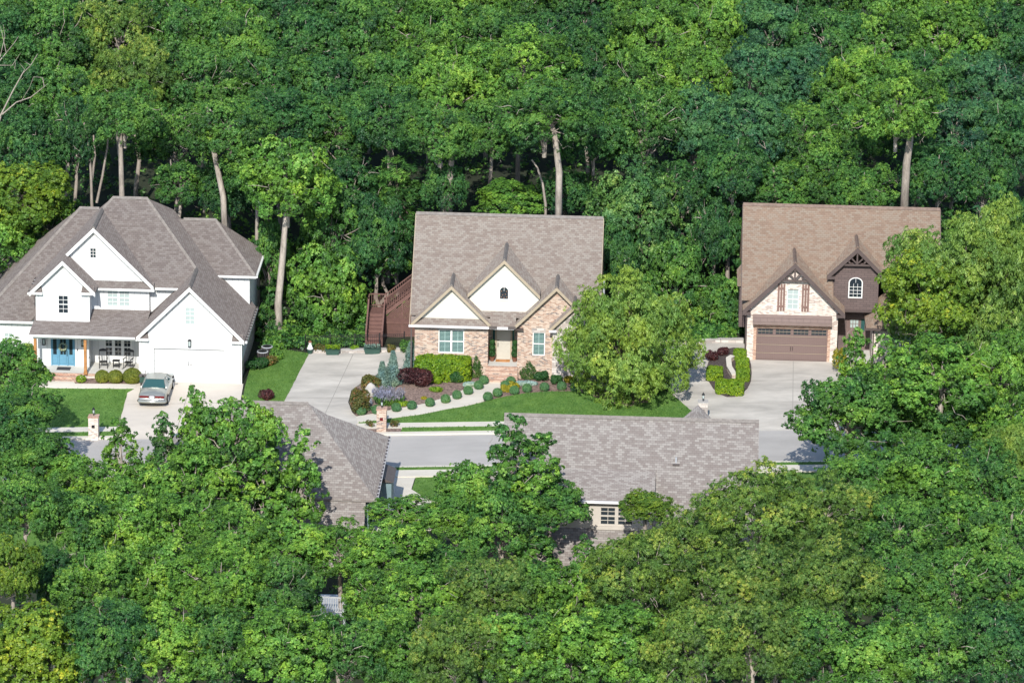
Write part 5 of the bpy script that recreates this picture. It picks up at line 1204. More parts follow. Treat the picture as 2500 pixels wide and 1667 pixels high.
shrub('juniper', 'tall grey-green juniper at the right of the pair in the garden bed', gp(959, 943), cone(.55, 2.2, .9, .35), 'bluegreen', 7, .08, .14, .035, 1400, 'blue junipers in the garden bed', None, seed=8, up=.9, droop=-.8)
shrub('juniper', 'slim pale blue juniper at the left corner of the brick house', gp(1003, 912), cone(.55, 1.95, .8, .3), 'bluegreen', 7, .08, .16, .03, 1400, 'blue junipers in the garden bed', None, seed=9, up=1.0, droop=-1.2)
shrub('japanese_maple', 'low weeping burgundy maple in front of the bright hedge', gp(1012, 946), mound(1.15, .9, 1.15, 9, 4), 'burgundy', 7, .10, .11, .04, 1500, None, None, cat='shrub', droop=.9, seed=10, stemh=.6)
shrub('photinia', 'leafy red-tipped shrub at the drive edge, nearer the road', gp(880, 1012), mound(.62, .9, 1.45, 9, 5), 'redgreen', 7, .09, .10, .05, 1500, 'red-tipped shrubs along the drive', None, seed=11, stemh=.5)
shrub('photinia', 'leafy red-tipped shrub at the drive edge beside the junipers', gp(902, 955), mound(.75, .8, 1.0, 8, 6), 'redgreen', 7, .09, .10, .05, 1300, 'red-tipped shrubs along the drive', None, seed=12, stemh=.5)
def spikes(a, b, c):
    def f(rs, n):
        x = rs.uniform(-1, 1, n); y = rs.uniform(-1, 1, n); k = np.sqrt(x*x+y*y) < 1; x, y = x[k], y[k]; z = rs.random(len(x))
        P = np.stack([x*a*(.75+.35*z), y*b*(.75+.35*z), z*c], 1); O = unit(np.stack([x*.4, y*.4-.2, 1+0*x], 1)); return P, O
    return f
t = shrub('russian_sage', 'spiky lavender-blue flowering sage behind the brick mailbox pillar', gp(948, 990), spikes(1.05, .65, .55), 'mid', 5, .04, .22, .02, 1100, None, None, cat='flowers', droop=-1.5, up=.0, seed=13)
rs_ = np.random.default_rng(3); P_, O_ = spikes(1.05, .7, 1.0)(rs_, 1500); kk_ = P_[:, 2] > .45; P_, O_ = P_[kk_], O_[kk_]; v_, t_ = leaves(P_, O_, 5, .03, .17, .03, -1.6, .0, .5, None, rs_)
o = bpy.data.objects.new('flowers', quads_mesh('flowers', v_, [L['lav']], t_)); COL.objects.link(o); o.parent = t
for (px, py, a, b, c, leaf, nm, lab, n) in (
    (1118, 935, .50, .42, .75, 'darkshrub', 'shrub', 'rounded dark green shrub against the right end of the bright hedge', 900),
    (1062, 938, .42, .35, .5, 'hedge', 'shrub', 'small yellow-green shrub at the foot of the hedge beside the burgundy maple', 500),
    (1152, 947, .62, .38, .28, 'silver', 'silver_plant', 'spreading silvery groundcover left of the front steps', 700),
    (1286, 944, .75, .32, .25, 'silver', 'silver_plant', 'spreading silvery groundcover right of the front steps', 700),
    (1234, 960, .32, .28, .42, 'gold', 'golden_shrub', 'small golden shrub between two clipped balls by the path', 600),
    (1256, 952, .48, .38, .42, 'gold', 'golden_shrub', 'larger yellow-green golden shrub at the right of the path', 700),
    (1342, 922, .72, .55, 1.25, 'hedge', 'shrub', 'bright green bushy shrub right of the window of the brick house', 1400),
    (1321, 934, .45, .4, .6, 'darkshrub', 'shrub', 'low dark green shrub in front of the right window', 700),
    (1359, 940, .42, .38, .6, 'darkshrub', 'shrub', 'low rounded shrub at the edge of the birch shade', 700),
    (1392, 936, .38, .35, .5, 'gold', 'golden_shrub', 'small yellowish shrub half hidden by the birch', 500),
    (985, 992, .55, .3, .25, 'hedge', 'groundcover_plant', 'low yellow-green groundcover beside the lavender sage', 400),
    (1066, 960, .45, .3, .25, 'hedge', 'groundcover_plant', 'small yellow-green tuft in the middle of the mulch', 300),
    (1033, 977, .22, .14, .12, 'gold', 'groundcover_plant', 'tiny orange-yellow flower clump in the mulch', 150),
    (905, 1004, .4, .25, .2, 'box', 'groundcover_plant', 'low bluish tuft behind the first clipped balls', 250),
    (903, 1045, .3, .2, .4, 'redgreen', 'shrub', 'sparse reddish twiggy plant left of the brick mailbox pillar', 90),
    (962, 1045, .3, .2, .4, 'redgreen', 'shrub', 'sparse reddish twiggy plant right of the brick mailbox pillar', 90),
    (650, 978, .62, .5, .75, 'burgundy', 'barberry', 'round burgundy barberry at the foot of the side lawn', 900),
    (660, 895, .5, .4, .6, 'redgreen', 'shrub', 'reddish green shrub beside the air conditioners', 600),
    (632, 905, .9, .6, .7, 'darkshrub', 'shrub', 'low dark green shrub at the rear corner of the white house', 900),
    (676, 882, .45, .35, .8, 'light', 'shrub', 'light green leafy shrub at the top of the side lawn', 600),
    (782, 862, .42, .3, .5, 'redgreen', 'shrub', 'orange-green shrub by the black fence behind the drive', 500),
    (864, 860, .32, .25, .35, 'hedge', 'shrub', 'small yellow-green plant in the middle of the black fence', 300),
    (953, 862, .32, .25, .45, 'redgreen', 'shrub', 'small orange-green plant right of the wooden stairs', 300),
    (993, 862, .5, .35, .8, 'mid', 'shrub', 'loose green shrub between the lattice and the brick house', 600),
    (1736, 884, .42, .38, .7, 'burgundy', 'shrub', 'purple-leaved shrub at the left of the island bed', 600),
    (1765, 872, .42, .38, .55, 'burgundy', 'shrub', 'purple-green shrub at the back of the island bed', 600),
    (2048, 912, .45, .4, 1.5, 'gold', 'golden_shrub', 'upright yellow shrub right of the brown garage door', 900),
    (2150, 920, .8, .5, .7, 'burgundy', 'shrub', 'dark shrub in front of the right brick wall', 600),
    (50, 905, .9, .7, 1.7, 'birch', 'hydrangea', 'yellow-green flowering shrub left of the blue front door', 1500),
    (100, 935, .8, .5, .7, 'darkshrub', 'shrub', 'dark shrub at the left end of the white house path', 700),
    (1880, 836, .9, .4, .9, 'hedge', 'shrub', 'hidden light shrub behind', 0)):
    if n: shrub(nm, lab, gp(px, py), mound(a, b, c, 7, int(px)), leaf, 6, .06, .09, .05, n, seed=int(px), stemh=c*.5)
# dark box at the white porch
for i, (px, py, a, c) in enumerate(((250, 931, .44, .40), (282, 932, .46, .42), (323, 933, .58, .50))):
    shrub('box_bush', ['left', 'middle', 'right and largest'][i]+' of the three clipped olive bushes before the white porch', gp(px, py+4), ball(a, c, c*.9), 'olivebush', 5, .05, .06, .035, 1800, 'clipped olive bushes in front of the white porch', [(0, 0, c*.9, a*.93, a*.93, c*.93)], seed=40+i, stemh=.2)
shrub('box_bush', 'tiny yellow-green bush left of the three clipped olive bushes', gp(198, 935), ball(.3, .22, .2), 'hedge', 5, .05, .06, .035, 400, None, None, seed=44, stemh=.1)
# island hedge blocks
for i, (px, py, w_, hh) in enumerate(((1806, 881, .76, .66), (1812, 904, .76, .68), (1813, 934, .80, .82), (1796, 966, .92, .9))):
    shrub('hedge_block', ['rearmost', 'second', 'third', 'nearest'][i]+' of the four clipped hedge blocks on the right of the island bed', gp(px, py), boxf(w_, w_*.9, hh), 'hedge', 6, .06, .07, .045, 1500, 'clipped hedge blocks on the island bed', [(0, 0, hh*.45, w_*.43, w_*.4, hh*.43)], cat='hedge', seed=50+i)
for i, (px, py, w_, hh) in enumerate(((1744, 930, .98, .8), (1764, 962, .86, .8))):
    shrub('hedge_block', ['rear', 'front'][i]+' of the two clipped hedge blocks on the left of the island bed', gp(px, py), boxf(w_, w_*.9, hh), 'hedge', 6, .06, .07, .045, 1500, 'clipped hedge blocks on the island bed', [(0, 0, hh*.45, w_*.43, w_*.4, hh*.43)], cat='hedge', seed=56+i)

# ================================================================ GARDEN AND STREET OBJECTS
def wall_run(name, label, pts, w_, z0, z1, mat, cap=None):
    m = MB(); T = thing(name, label, 'wall', (pts[0][0], pts[0][1], h(*pts[0])))
    c = MB()
    for i in range(len(pts)-1):
        a, b = np.array(pts[i]), np.array(pts[i+1]); d = (b-a)/np.linalg.norm(b-a); n = np.array([-d[1], d[0]])*w_/2
        for mm, e0, e1, g, mt in ((m, z0, z1, 1, mat), (c, z1+.002, z1+.07, 1.25, cap or mat)):
            q = [a-n*g, b-n*g, b+n*g, a+n*g]; zz = [h(*a), h(*b), h(*b), h(*a)]
            lo = [(p[0], p[1], z+e0) for p, z in zip(q, zz)]; hi = [(p[0], p[1], z+e1) for p, z in zip(q, zz)]
            mm.poly(lo[::-1], mt); mm.poly(hi, mt)
            for k in range(4): mm.poly([lo[k], lo[(k+1) % 4], hi[(k+1) % 4], hi[k]], mt)
    m.build('wall_body', T, loc=wl(T)); c.build('coping', T, loc=wl(T)); return T
wall_run('retaining_wall', 'low rough stone edging wall behind the brick house drive', [(-13.6, -2.0), (-10.6, -2.05), (-7.0, -2.3)], .3, -.1, .22, MT['stone'], MT['rock'])
wall_run('retaining_wall', 'low beige stone wall behind the drive left of the brown house', [gp(1600, 843), gp(1690, 838), gp(1760, 838), gp(1815, 838)], .3, -.1, .28, MT['stone'], MT['rock'])
wall_run('retaining_wall', 'curved pale stone wall inside the island bed', [gp(1788, 884), gp(1778, 890), gp(1780, 910), gp(1792, 930)], .28, -.1, .42, MT['brick_pale'], MT['walk'])
# black fence behind the drive
def fence():
    T = thing('metal_fence', 'black metal picket fence behind the brick house drive', 'fence', (-13.9, -1.6, h(-13.9, -1.6)))
    x0, x1, y = -13.9, -7.2, -1.65; m = MB()
    for z in (.25, 1.0, 1.12): m.tube([(x0, y, h(x0, y)+z), (x1, y-.2, h(x1, y)+z)], .02, MT['black'], 4)
    m.tube([(x0, y, h(x0, y)+1.12), (x0-.1, y-1.2, h(x0, y)+1.12)], .02, MT['black'], 4)
    m.build('rail', T, loc=wl(T))
    m = MB(); k = 0; x = x0
    while x < x1: z = h(x, y); m.box(x-.009, x+.009, y-.2*(x-x0)/(x1-x0)-.009, y-.2*(x-x0)/(x1-x0)+.009, z+.1, z+1.15, MT['black']); x += .13
    m.build('pickets', T, loc=wl(T))['kind'] = 'stuff'
    for i in range(5):
        x = x0+(x1-x0)*i/4; z = h(x, y); m = MB(); yy = y-.2*(x-x0)/(x1-x0); m.box(x-.035, x+.035, yy-.035, yy+.035, z, z+1.25, MT['black']); m.box(x-.045, x+.045, yy-.045, yy+.045, z+1.25, z+1.29, MT['black']); m.build('fence_post', T, loc=wl(T))
fence()
# planters
def planter(px, py, w_, lab, leaf, n):
    x, y = gp(px, py); z = h(x, y)+.1; T = thing('planter_box', lab, 'planter', (x, y, z), 'planter boxes by the black fence')
    m = MB(); q = w_/2
    m.ext([(x-q*.85, y-.2, z), (x+q*.85, y-.2, z), (x+q, y-.2, z+.32), (x-q, y-.2, z+.32)], (0, .4, 0), MT['green_box']); m.box(x-q-.03, x+q+.03, y-.23, y+.23, z+.32, z+.36, MT['green_box']); m.build('box', T, loc=wl(T))
    rs = np.random.default_rng(int(px)); P = np.stack([rs.uniform(-q, q, n), rs.uniform(-.15, .15, n), .38+rs.random(n)*.22], 1); v, t = leaves(P, unit(rs.normal(size=P.shape)*.3+np.array([0, 0, 1.])), 5, .04, .14, .03, -.6, .2, .6, None, rs)
    o = bpy.data.objects.new('foliage', quads_mesh('foliage', v, [L[leaf]], t)); COL.objects.link(o); o.parent = T
planter(812, 868, .95, 'dark planter box with spiky plants left of the wooden stairs', 'hedge', 160)
planter(909, 866, 1.1, 'dark planter box with sparse greens at the foot of the wooden stairs', 'bluegreen', 120)
def garden_figure():
    x, y = gp(757, 866); z = h(x, y)+.1
    T = thing('garden_figure', 'small white garden figure on a teal pot at the corner of the black fence', 'garden ornament', (x, y, z)); T.scale = (.75, .75, .72)
    m = MB(); m.lathe((x, y, z), [(.2, 0), (.3, .4), (.33, .42)], MT['green_box'], 12); m.build('pot', T, loc=wl(T))
    m = MB(); m.lathe((x, y, z+.42), [(.26, 0), (.30, .08), (.22, .2), (.14, .42), (.10, .5)], MT['white_trim'], 12); m.lathe((x, y, z+.90), [(.03, 0), (.13, .06), (.15, .15), (.10, .26), (.02, .3)], MT['white_trim'], 12)
    m.build('figure', T, True, loc=wl(T)); m = MB(); m.lathe((x, y, z+1.07), [(.16, 0), (.17, .03), (.13, .12), (.05, .2)], MT['terracotta'], 12); m.build('hat', T, True, loc=wl(T))
garden_figure()
# wooden stairs with lattice
def stairs():
    D = MT['deck']; x0, x1, yb = -9.85, -8.72, -1.35; z0 = h(-9.3, -1.4)+.1
    T = thing('wooden_stairs', 'brown stained wooden stairs turning up behind the brick house with lattice below', 'stairs', (-9.3, yb, z0))
    n = 9; rise = 1.75/n; run = .28; m = MB()
    for k in range(n):
        y = yb+k*run; m.box(x0+.06, x1-.06, y-.02, y+run+.02, z0+rise*(k+1)-.04, z0+rise*(k+1), D); m.box(x0+.06, x1-.06, y, y+.02, z0+rise*k, z0+rise*(k+1)-.042, D)
    m.build('tread', T, loc=wl(T)); m = MB(); zt = z0+1.75; yt = yb+n*run
    for x in (x0, x1-.05): m.ext([(x, yb-.05, z0-.1), (x, yt, zt-.28), (x, yt, zt+.02), (x, yb-.05, z0+.22)], (.05, 0, 0), D)
    m.build('stringer', T, loc=wl(T))
    m = MB(); m.box(x0, x1, yt, yt+1.15, zt-.1, zt, D)
    for x in (x0+.05, x1-.05):
        for y in (yt+.05, yt+1.1): m.box(x-.05, x+.05, y-.05, y+.05, z0-.2, zt-.1, D)
    m.build('landing', T, loc=wl(T))
    def rail(p, q, nm='railing'):
        p, q = np.array(p, float), np.array(q, float); m = MB(); k = max(2, int(np.linalg.norm((q-p)[:2])/.14)); up = np.array([0, 0, .95])
        d = np.array([(q-p)[0], (q-p)[1], 0]); d /= np.linalg.norm(d); s_ = np.array([-d[1], d[0], 0])*.05
        for o_, th in ((.90, .07), (.12, .05)):
            m.ext([p-s_+[0, 0, o_], q-s_+[0, 0, o_], q-s_+[0, 0, o_+th], p-s_+[0, 0, o_+th]], s_*2, D)
        for i in range(k+1):
            c = p+(q-p)*i/k; w_ = .05 if i in (0, k) else .018; m.box(c[0]-w_, c[0]+w_, c[1]-w_, c[1]+w_, c[2]-.02, c[2]+(1.02 if i in (0, k) else .90), D)
        m.build(nm, T, loc=wl(T))
    rail((x0+.02, yb, z0+.15), (x0+.02, yt, zt)); rail((x1-.02, yb, z0+.15), (x1-.02, yt, zt)); rail((x0, yt, zt), (x0, yt+1.15, zt)); rail((x0, yt+1.15, zt), (x1, yt+1.15, zt))
    # upper flight to the right
    xs, xe = x1, x1+2.25; zu = zt+1.85; m = MB(); n2 = 9
    for k in range(n2):
        x = xs+(xe-xs)*k/n2; m.box(x-.02, x+.27, yt+.05, yt+1.1, zt+1.85*(k+1)/n2-.04, zt+1.85*(k+1)/n2, D)
    for y in (yt+.0, yt+1.1): m.ext([(xs, y, zt-.25), (xe, y, zu-.25), (xe, y, zu+.05), (xs, y, zt+.05)], (0, .05, 0), D)
    m.build('upper_flight', T, loc=wl(T)); rail((xs, yt, zt+.05), (xe, yt, zu+.05)); rail((xs, yt+1.12, zt+.05), (xe, yt+1.12, zu+.05))
    m = MB(); m.box(xe, xe+1.0, yt-.2, yt+4, zu-.12, zu, D); m.build('deck_floor', T, loc=wl(T))
    # lattice screen
    m = MB(); lx0, lx1, y = x1+.02, xe+.1, yt-.05
    def top(x): return min(zu-.28, zt-.28+(x-xs)*1.85/(xe-xs))
    s_ = .15; c = -13.5
    while c < -2:
        for sg in (1, -1):
            # clipped diagonal strip z = zb + sg*(x-c)
            pts = []
            for i in range(41):
                x = lx0+(lx1-lx0)*i/40; z = z0+(sg*(x-c) if sg > 0 else (c-x+2))
                if z0 <= z <= top(x): pts.append((x, z))
            if len(pts) > 1:
                a, b = pts[0], pts[-1]; yy = y if sg > 0 else y+.012
                m.ext([(a[0]-.02, yy, a[1]+.02*sg), (b[0]-.02, yy, b[1]+.02*sg), (b[0]+.02, yy, b[1]-.02*sg), (a[0]+.02, yy, a[1]-.02*sg)], (0, .01, 0), D)
        c += s_
    m.build('lattice', T, loc=wl(T)); m = MB()
    for x in (lx0, (lx0+lx1)/2, lx1): m.box(x-.045, x+.045, y-.06, y-.005, z0, top(x)+.05, D)
    for z in (z0+.05, z0+1.0): m.box(lx0, lx1, y-.05, y-.012, z, z+.09, D)
    m.build('lattice_frame', T, loc=wl(T)); m = MB(); m.box(lx0, lx1, y+.5, y+.52, z0, z0+1.2, MT['brown_trim']); m.build('skirt_board', T, loc=wl(T))
stairs()
# mailbox pillars
def pillar(px, py, w_, hh, mat, lab, lampc, label_extra=None):
    x, y = gp(px, py); y += .3; z = h(x, y)
    T = thing('mailbox_pillar', lab, 'mailbox', (x, y, z), 'masonry mailbox pillars by the road'); q = w_/2
    m = MB(); m.wall([(x-q, z-.1), (x+q, z-.1), (x+q, z+hh), (x-q, z+hh)], [(x-.10, x+.10, z+hh*.56, z+hh*.56+.2)], y-q, .12, mat)
    m.box(x-q, x+q, y-q+.12, y+q, z-.1, z+hh, mat); m.build('pillar_body', T, loc=wl(T))
    m = MB(); m.box(x-q-.03, x+q+.03, y-q-.03, y+q+.03, z+hh+.002, z+hh+.07, MT['brick_row'] if mat != MT['stone'] else MT['rock']); m.build('coping', T, loc=wl(T))
    m = MB(); zz = z+hh*.56
    m.ext([(x+.1*math.cos(t), y-q-.02, zz+.1+.1*math.sin(t)) for t in np.linspace(0, math.pi, 9)]+[(x-.1, y-q-.02, zz), (x+.1, y-q-.02, zz)], (0, .1, 0), lampc); m.build('mailbox_door', T, loc=wl(T))
    m = MB(); b = z+hh+.07; m.tube([(x, y, b), (x, y, b+.16)], .03, MT['black'], 6); m.box(x-.07, x+.07, y-.07, y+.07, b+.16, b+.19, MT['black'])
    for a in (-.075, .06):
        for c in (-.075, .06): m.box(x+a, x+a+.015, y+c, y+c+.015, b+.19, b+.42, MT['black'])
    m.lathe((x, y, b+.42), [(.11, 0), (.09, .05), (.03, .12), (.015, .18)], MT['black'], 8)
    l = m.build('lamp', T, loc=wl(T)); m = MB(); m.box(x-.05, x+.05, y-.05, y+.05, b+.19, b+.41, MT['glass_pale']); m.build('lamp_glass', l, loc=wl(l))
pillar(228, 1075, .62, 1.5, MT['brick_cream'], 'pale brick mailbox pillar at the edge of the white house lawn', MT['black'])
pillar(931, 1058, .62, 1.55, MT['brick_red'], 'red brick mailbox pillar with dark red mailbox door by the curved path', MT['red_lamp'])
pillar(1715, 1036, .60, 1.4, MT['stone'], 'rough stone mailbox pillar at the corner of the brown house drive', MT['black'])
# boulder, yard sign
x, y = gp(905, 968); m = MB(); rr = random.Random(4)
m.lathe((0, 0, 0), [(.40, -.1), (.46, .15), (.38, .5), (.22, .75), (.05, .85)], MT['rock'], 9)
m.v = [(a*(1+rr.uniform(-.1, .1)), b*(.6+rr.uniform(-.06, .06)), c*(1+rr.uniform(-.06, .06))) for a, b, c in m.v]
o = m.build('boulder', None, True); o.location = (x, y, h(x, y)+.08); tag(o, 'upright pale grey boulder behind the lavender sage', 'boulder')
x, y = gp(905, 994); z = h(x, y)+.09; T = thing('yard_sign', 'small blank white yard sign standing in the garden bed', 'sign', (x, y, z))
m = MB(); m.ext([(-.13, 0, .18), (.10, 0, .14), (.06, .06, .52), (-.17, .06, .56)], (0, .012, 0), MT['white_trim']); m.build('panel', T).location = (0, 0, 0)
m = MB(); m.tube([(-.02, .02, -.05), (-.03, .03, .3)], .012, MT['black'], 5); m.build('stake', T).location = (0, 0, 0)
# air conditioners
for i, (px, py) in enumerate(((641, 888), (652, 876))):
    x, y = gp(px, py); z = h(x, y)+.1; T = thing('air_conditioner', ['nearer dark round air conditioner with pale rim behind the white garage', 'farther dark round air conditioner with pale rim behind the white garage'][i], 'air conditioner', (x, y, z), 'air conditioners beside the white house')
    m = MB(); m.box(-.42, .42, -.42, .42, -.12, .03, MT['concrete']); m.build('pad', T).location = (0, 0, 0)
    m = MB(); m.lathe((0, 0, .03), [(.38, 0), (.38, .72)], MT['black'], 20)
    for k in range(20): a = k*math.pi/10; m.box(.385*math.cos(a)-.012, .385*math.cos(a)+.012, .385*math.sin(a)-.012, .385*math.sin(a)+.012, .05, .74, MT['dark_gutter'])
    m.build('casing', T).location = (0, 0, 0); m = MB(); m.lathe((0, 0, .75), [(.39, 0), (.395, .03), (.37, .05), (.33, .055)], MT['pipe'], 20); m.build('top_rim', T).location = (0, 0, 0)
    m = MB(); m.lathe((0, 0, .806), [(.31, 0), (.30, .004)], MT['black'], 20); m.build('fan_grille', T).location = (0, 0, 0)
# wheeled bin beside the garage
x, y = -23.9, -9.0; z = h(x, y)+.1; T = thing('utility_cart', 'dark green wheeled garden box by the left side of the white garage', 'garden box', (x, y, z))
m = MB(); m.box(-.32, .32, -.2, .2, .22, .62, MT['green_box']); m.build('body', T).location = (0, 0, 0)
m = MB(); m.box(-.36, .36, -.24, .24, .622, .68, MT['dark_gutter']); m.build('lid', T).location = (0, 0, 0)
m = MB(); m.tube([(0, .1, .68), (.05, .15, .95)], .02, MT['dark_gutter'], 6); m.build('handle', T).location = (0, 0, 0)
for sx in (-.28, .22):
    m = MB(); m.tube([(sx, -.1, .13), (sx+.06, -.1, .13)], .13, MT['black'], 12); m.build('wheel', T).location = (0, 0, 0)
# doormats
m = MB(); m.box(-30.0, -29.1, -7.35, -6.75, 0, .03, MT['mat_dark']); o = m.build('doormat', loc=(-29.5, -7, 0)); o.location.z = -.498; tag(o, 'dark doormat in front of the blue door', 'doormat')
m = MB(); m.box(-.84, .10, -6.62, -6.16, 0, .03, MT['coir']); m.box(-.6, -.14, -6.48, -6.30, .031, .034, MT['gold_dot']); o = m.build('doormat', loc=(-.4, -6.4, 0)); o.location.z = .712; tag(o, 'orange-brown coir doormat at the cream front door', 'doormat')
# wreath
x, y, z = -29.67, -6.47, .86; T = thing('wreath', 'pale flower wreath hanging on the blue front door', 'wreath', (x, y, z))
m = MB(); P = [(.21*math.cos(a), 0, .21*math.sin(a)) for a in np.linspace(0, 2*math.pi, 17)]; m.tube(P, .05, MT['bark_dark'], 6); m.build('ring', T).location = (0, 0, 0)
rs = np.random.default_rng(5); a = rs.uniform(0, 6.28, 160); P = np.stack([.22*np.cos(a), -.04+0*a, .22*np.sin(a)], 1)+rs.normal(size=(160, 3))*.03
v, t = leaves(P, unit(P*[1, 0, 1]+np.array([0, -.15, 0])), 4, .03, .07, .05, .1, 0, .6, None, rs); o = bpy.data.objects.new('blossom', quads_mesh('blossom', v, [L['silver']], t)); COL.objects.link(o); o.parent = T
# rocking chairs and table
def rocker():
    T = thing('rocking_chair', 'x', 'rocking chair', (0, 0, 0), 'black rocking chairs on the white porch'); K = MT['black']
    def add(nm, f): m = MB(); f(m); m.build(nm, T).location = (0, 0, 0)
    add('seat', lambda m: m.ext([(-.25, -.26, .42), (.25, -.26, .42), (.25, .22, .38), (-.25, .22, .38)], (0, 0, .035), K))
    def back(m):
        for i in range(6): x = -.2+.08*i; m.tube([(x, .20, .42), (x, .36, 1.08)], .011, K, 5)
        for x in (-.25, .25): m.tube([(x, .2, .10), (x, .20, .42), (x, .38, 1.16)], .022, K, 6)
        m.ext([(-.27, .355, 1.04), (.27, .355, 1.04), (.24, .385, 1.17), (0, .395, 1.22), (-.24, .385, 1.17)], (0, .025, 0), K)
    add('backrest', back)
    for s_ in (-1, 1):
        add('rocker_rail', lambda m: m.tube([(s_*.27, -.46, .075), (s_*.27, -.2, .03), (s_*.27, .1, .025), (s_*.27, .35, .055), (s_*.27, .52, .11)], .022, K, 6))
        add('leg', lambda m: m.tube([(s_*.27, -.22, .03), (s_*.26, -.24, .66)], .022, K, 6))
        add('armrest', lambda m: m.box(s_*.27-.035, s_*.27+.035, -.30, .26, .66, .69, K))
    add('stretcher', lambda m: (m.tube([(-.27, -.22, .25), (.27, -.22, .25)], .014, K, 5), m.tube([(-.25, .2, .22), (.25, .2, .22)], .014, K, 5)))
    return T
def copy_tree(o, parent=None):
    c = o.copy(); COL.objects.link(c); c.parent = parent
    for ch in list(o.children): copy_tree(ch, c)
    return c
r1 = rocker(); r2 = copy_tree(r1)
for r_, x, rz, lab in ((r1, -26.98, .15, 'black slatted rocking chair on the left of the porch window'), (r2, -25.3, -.25, 'black slatted rocking chair on the right of the porch window')):
    r_.location = (x, -6.5, -.5); r_.rotation_euler = (0, 0, rz); r_['label'] = lab; r_.scale = (.98, .98, .98)
T = thing('side_table', 'small black side table between the two rocking chairs', 'table', (-26.12, -6.45, -.5)); m = MB(); m.box(-.24, .24, -.2, .2, .47, .5, MT['black']); m.build('table_top', T).location = (0, 0, 0)
for sx in (-.19, .19):
    for sy in (-.15, .15): m = MB(); m.tube([(sx, sy, 0), (sx, sy, .47)], .02, MT['black'], 5); m.build('leg', T).location = (0, 0, 0)
m = MB(); m.box(-.18, .18, -.14, .14, .15, .17, MT['black']); m.build('shelf', T).location = (0, 0, 0)
# porch topiaries
tp = None
for x, lab in ((-1.08, 'three-ball topiary in a brown pot left of the cream door'), (.42, 'three-ball topiary in a brown pot right of the cream door')):
    z = .71
    if tp is None:
        tp = thing('topiary', lab, 'potted plant', (x, -6.45, z), 'topiaries flanking the cream door')
        m = MB(); m.lathe((0, 0, 0), [(.13, 0), (.19, .28), (.2, .3)], MT['terracotta'], 12); m.build('pot', tp).location = (0, 0, 0)
        m = MB(); m.tube([(0, 0, .25), (0, 0, 1.35)], .02, MT['bark_dark'], 6); m.build('stem', tp).location = (0, 0, 0)
        rs = np.random.default_rng(9); V, Tn = [], []
        for cz, r_ in ((.55, .22), (.95, .19), (1.32, .15)):
            d = unit(rs.normal(size=(420, 3))); v, t = leaves(d*r_*.95+np.array([0, 0, cz]), d, 5, .03, .045, .03, .1, .3, .5, None, rs); V.append(v); Tn.append(t)
        o = bpy.data.objects.new('foliage', quads_mesh('foliage', np.concatenate(V), [L['darkshrub']], np.concatenate(Tn))); COL.objects.link(o); o.parent = tp
    else:
        c = copy_tree(tp); c.location = (x, -6.45, z); c['label'] = lab

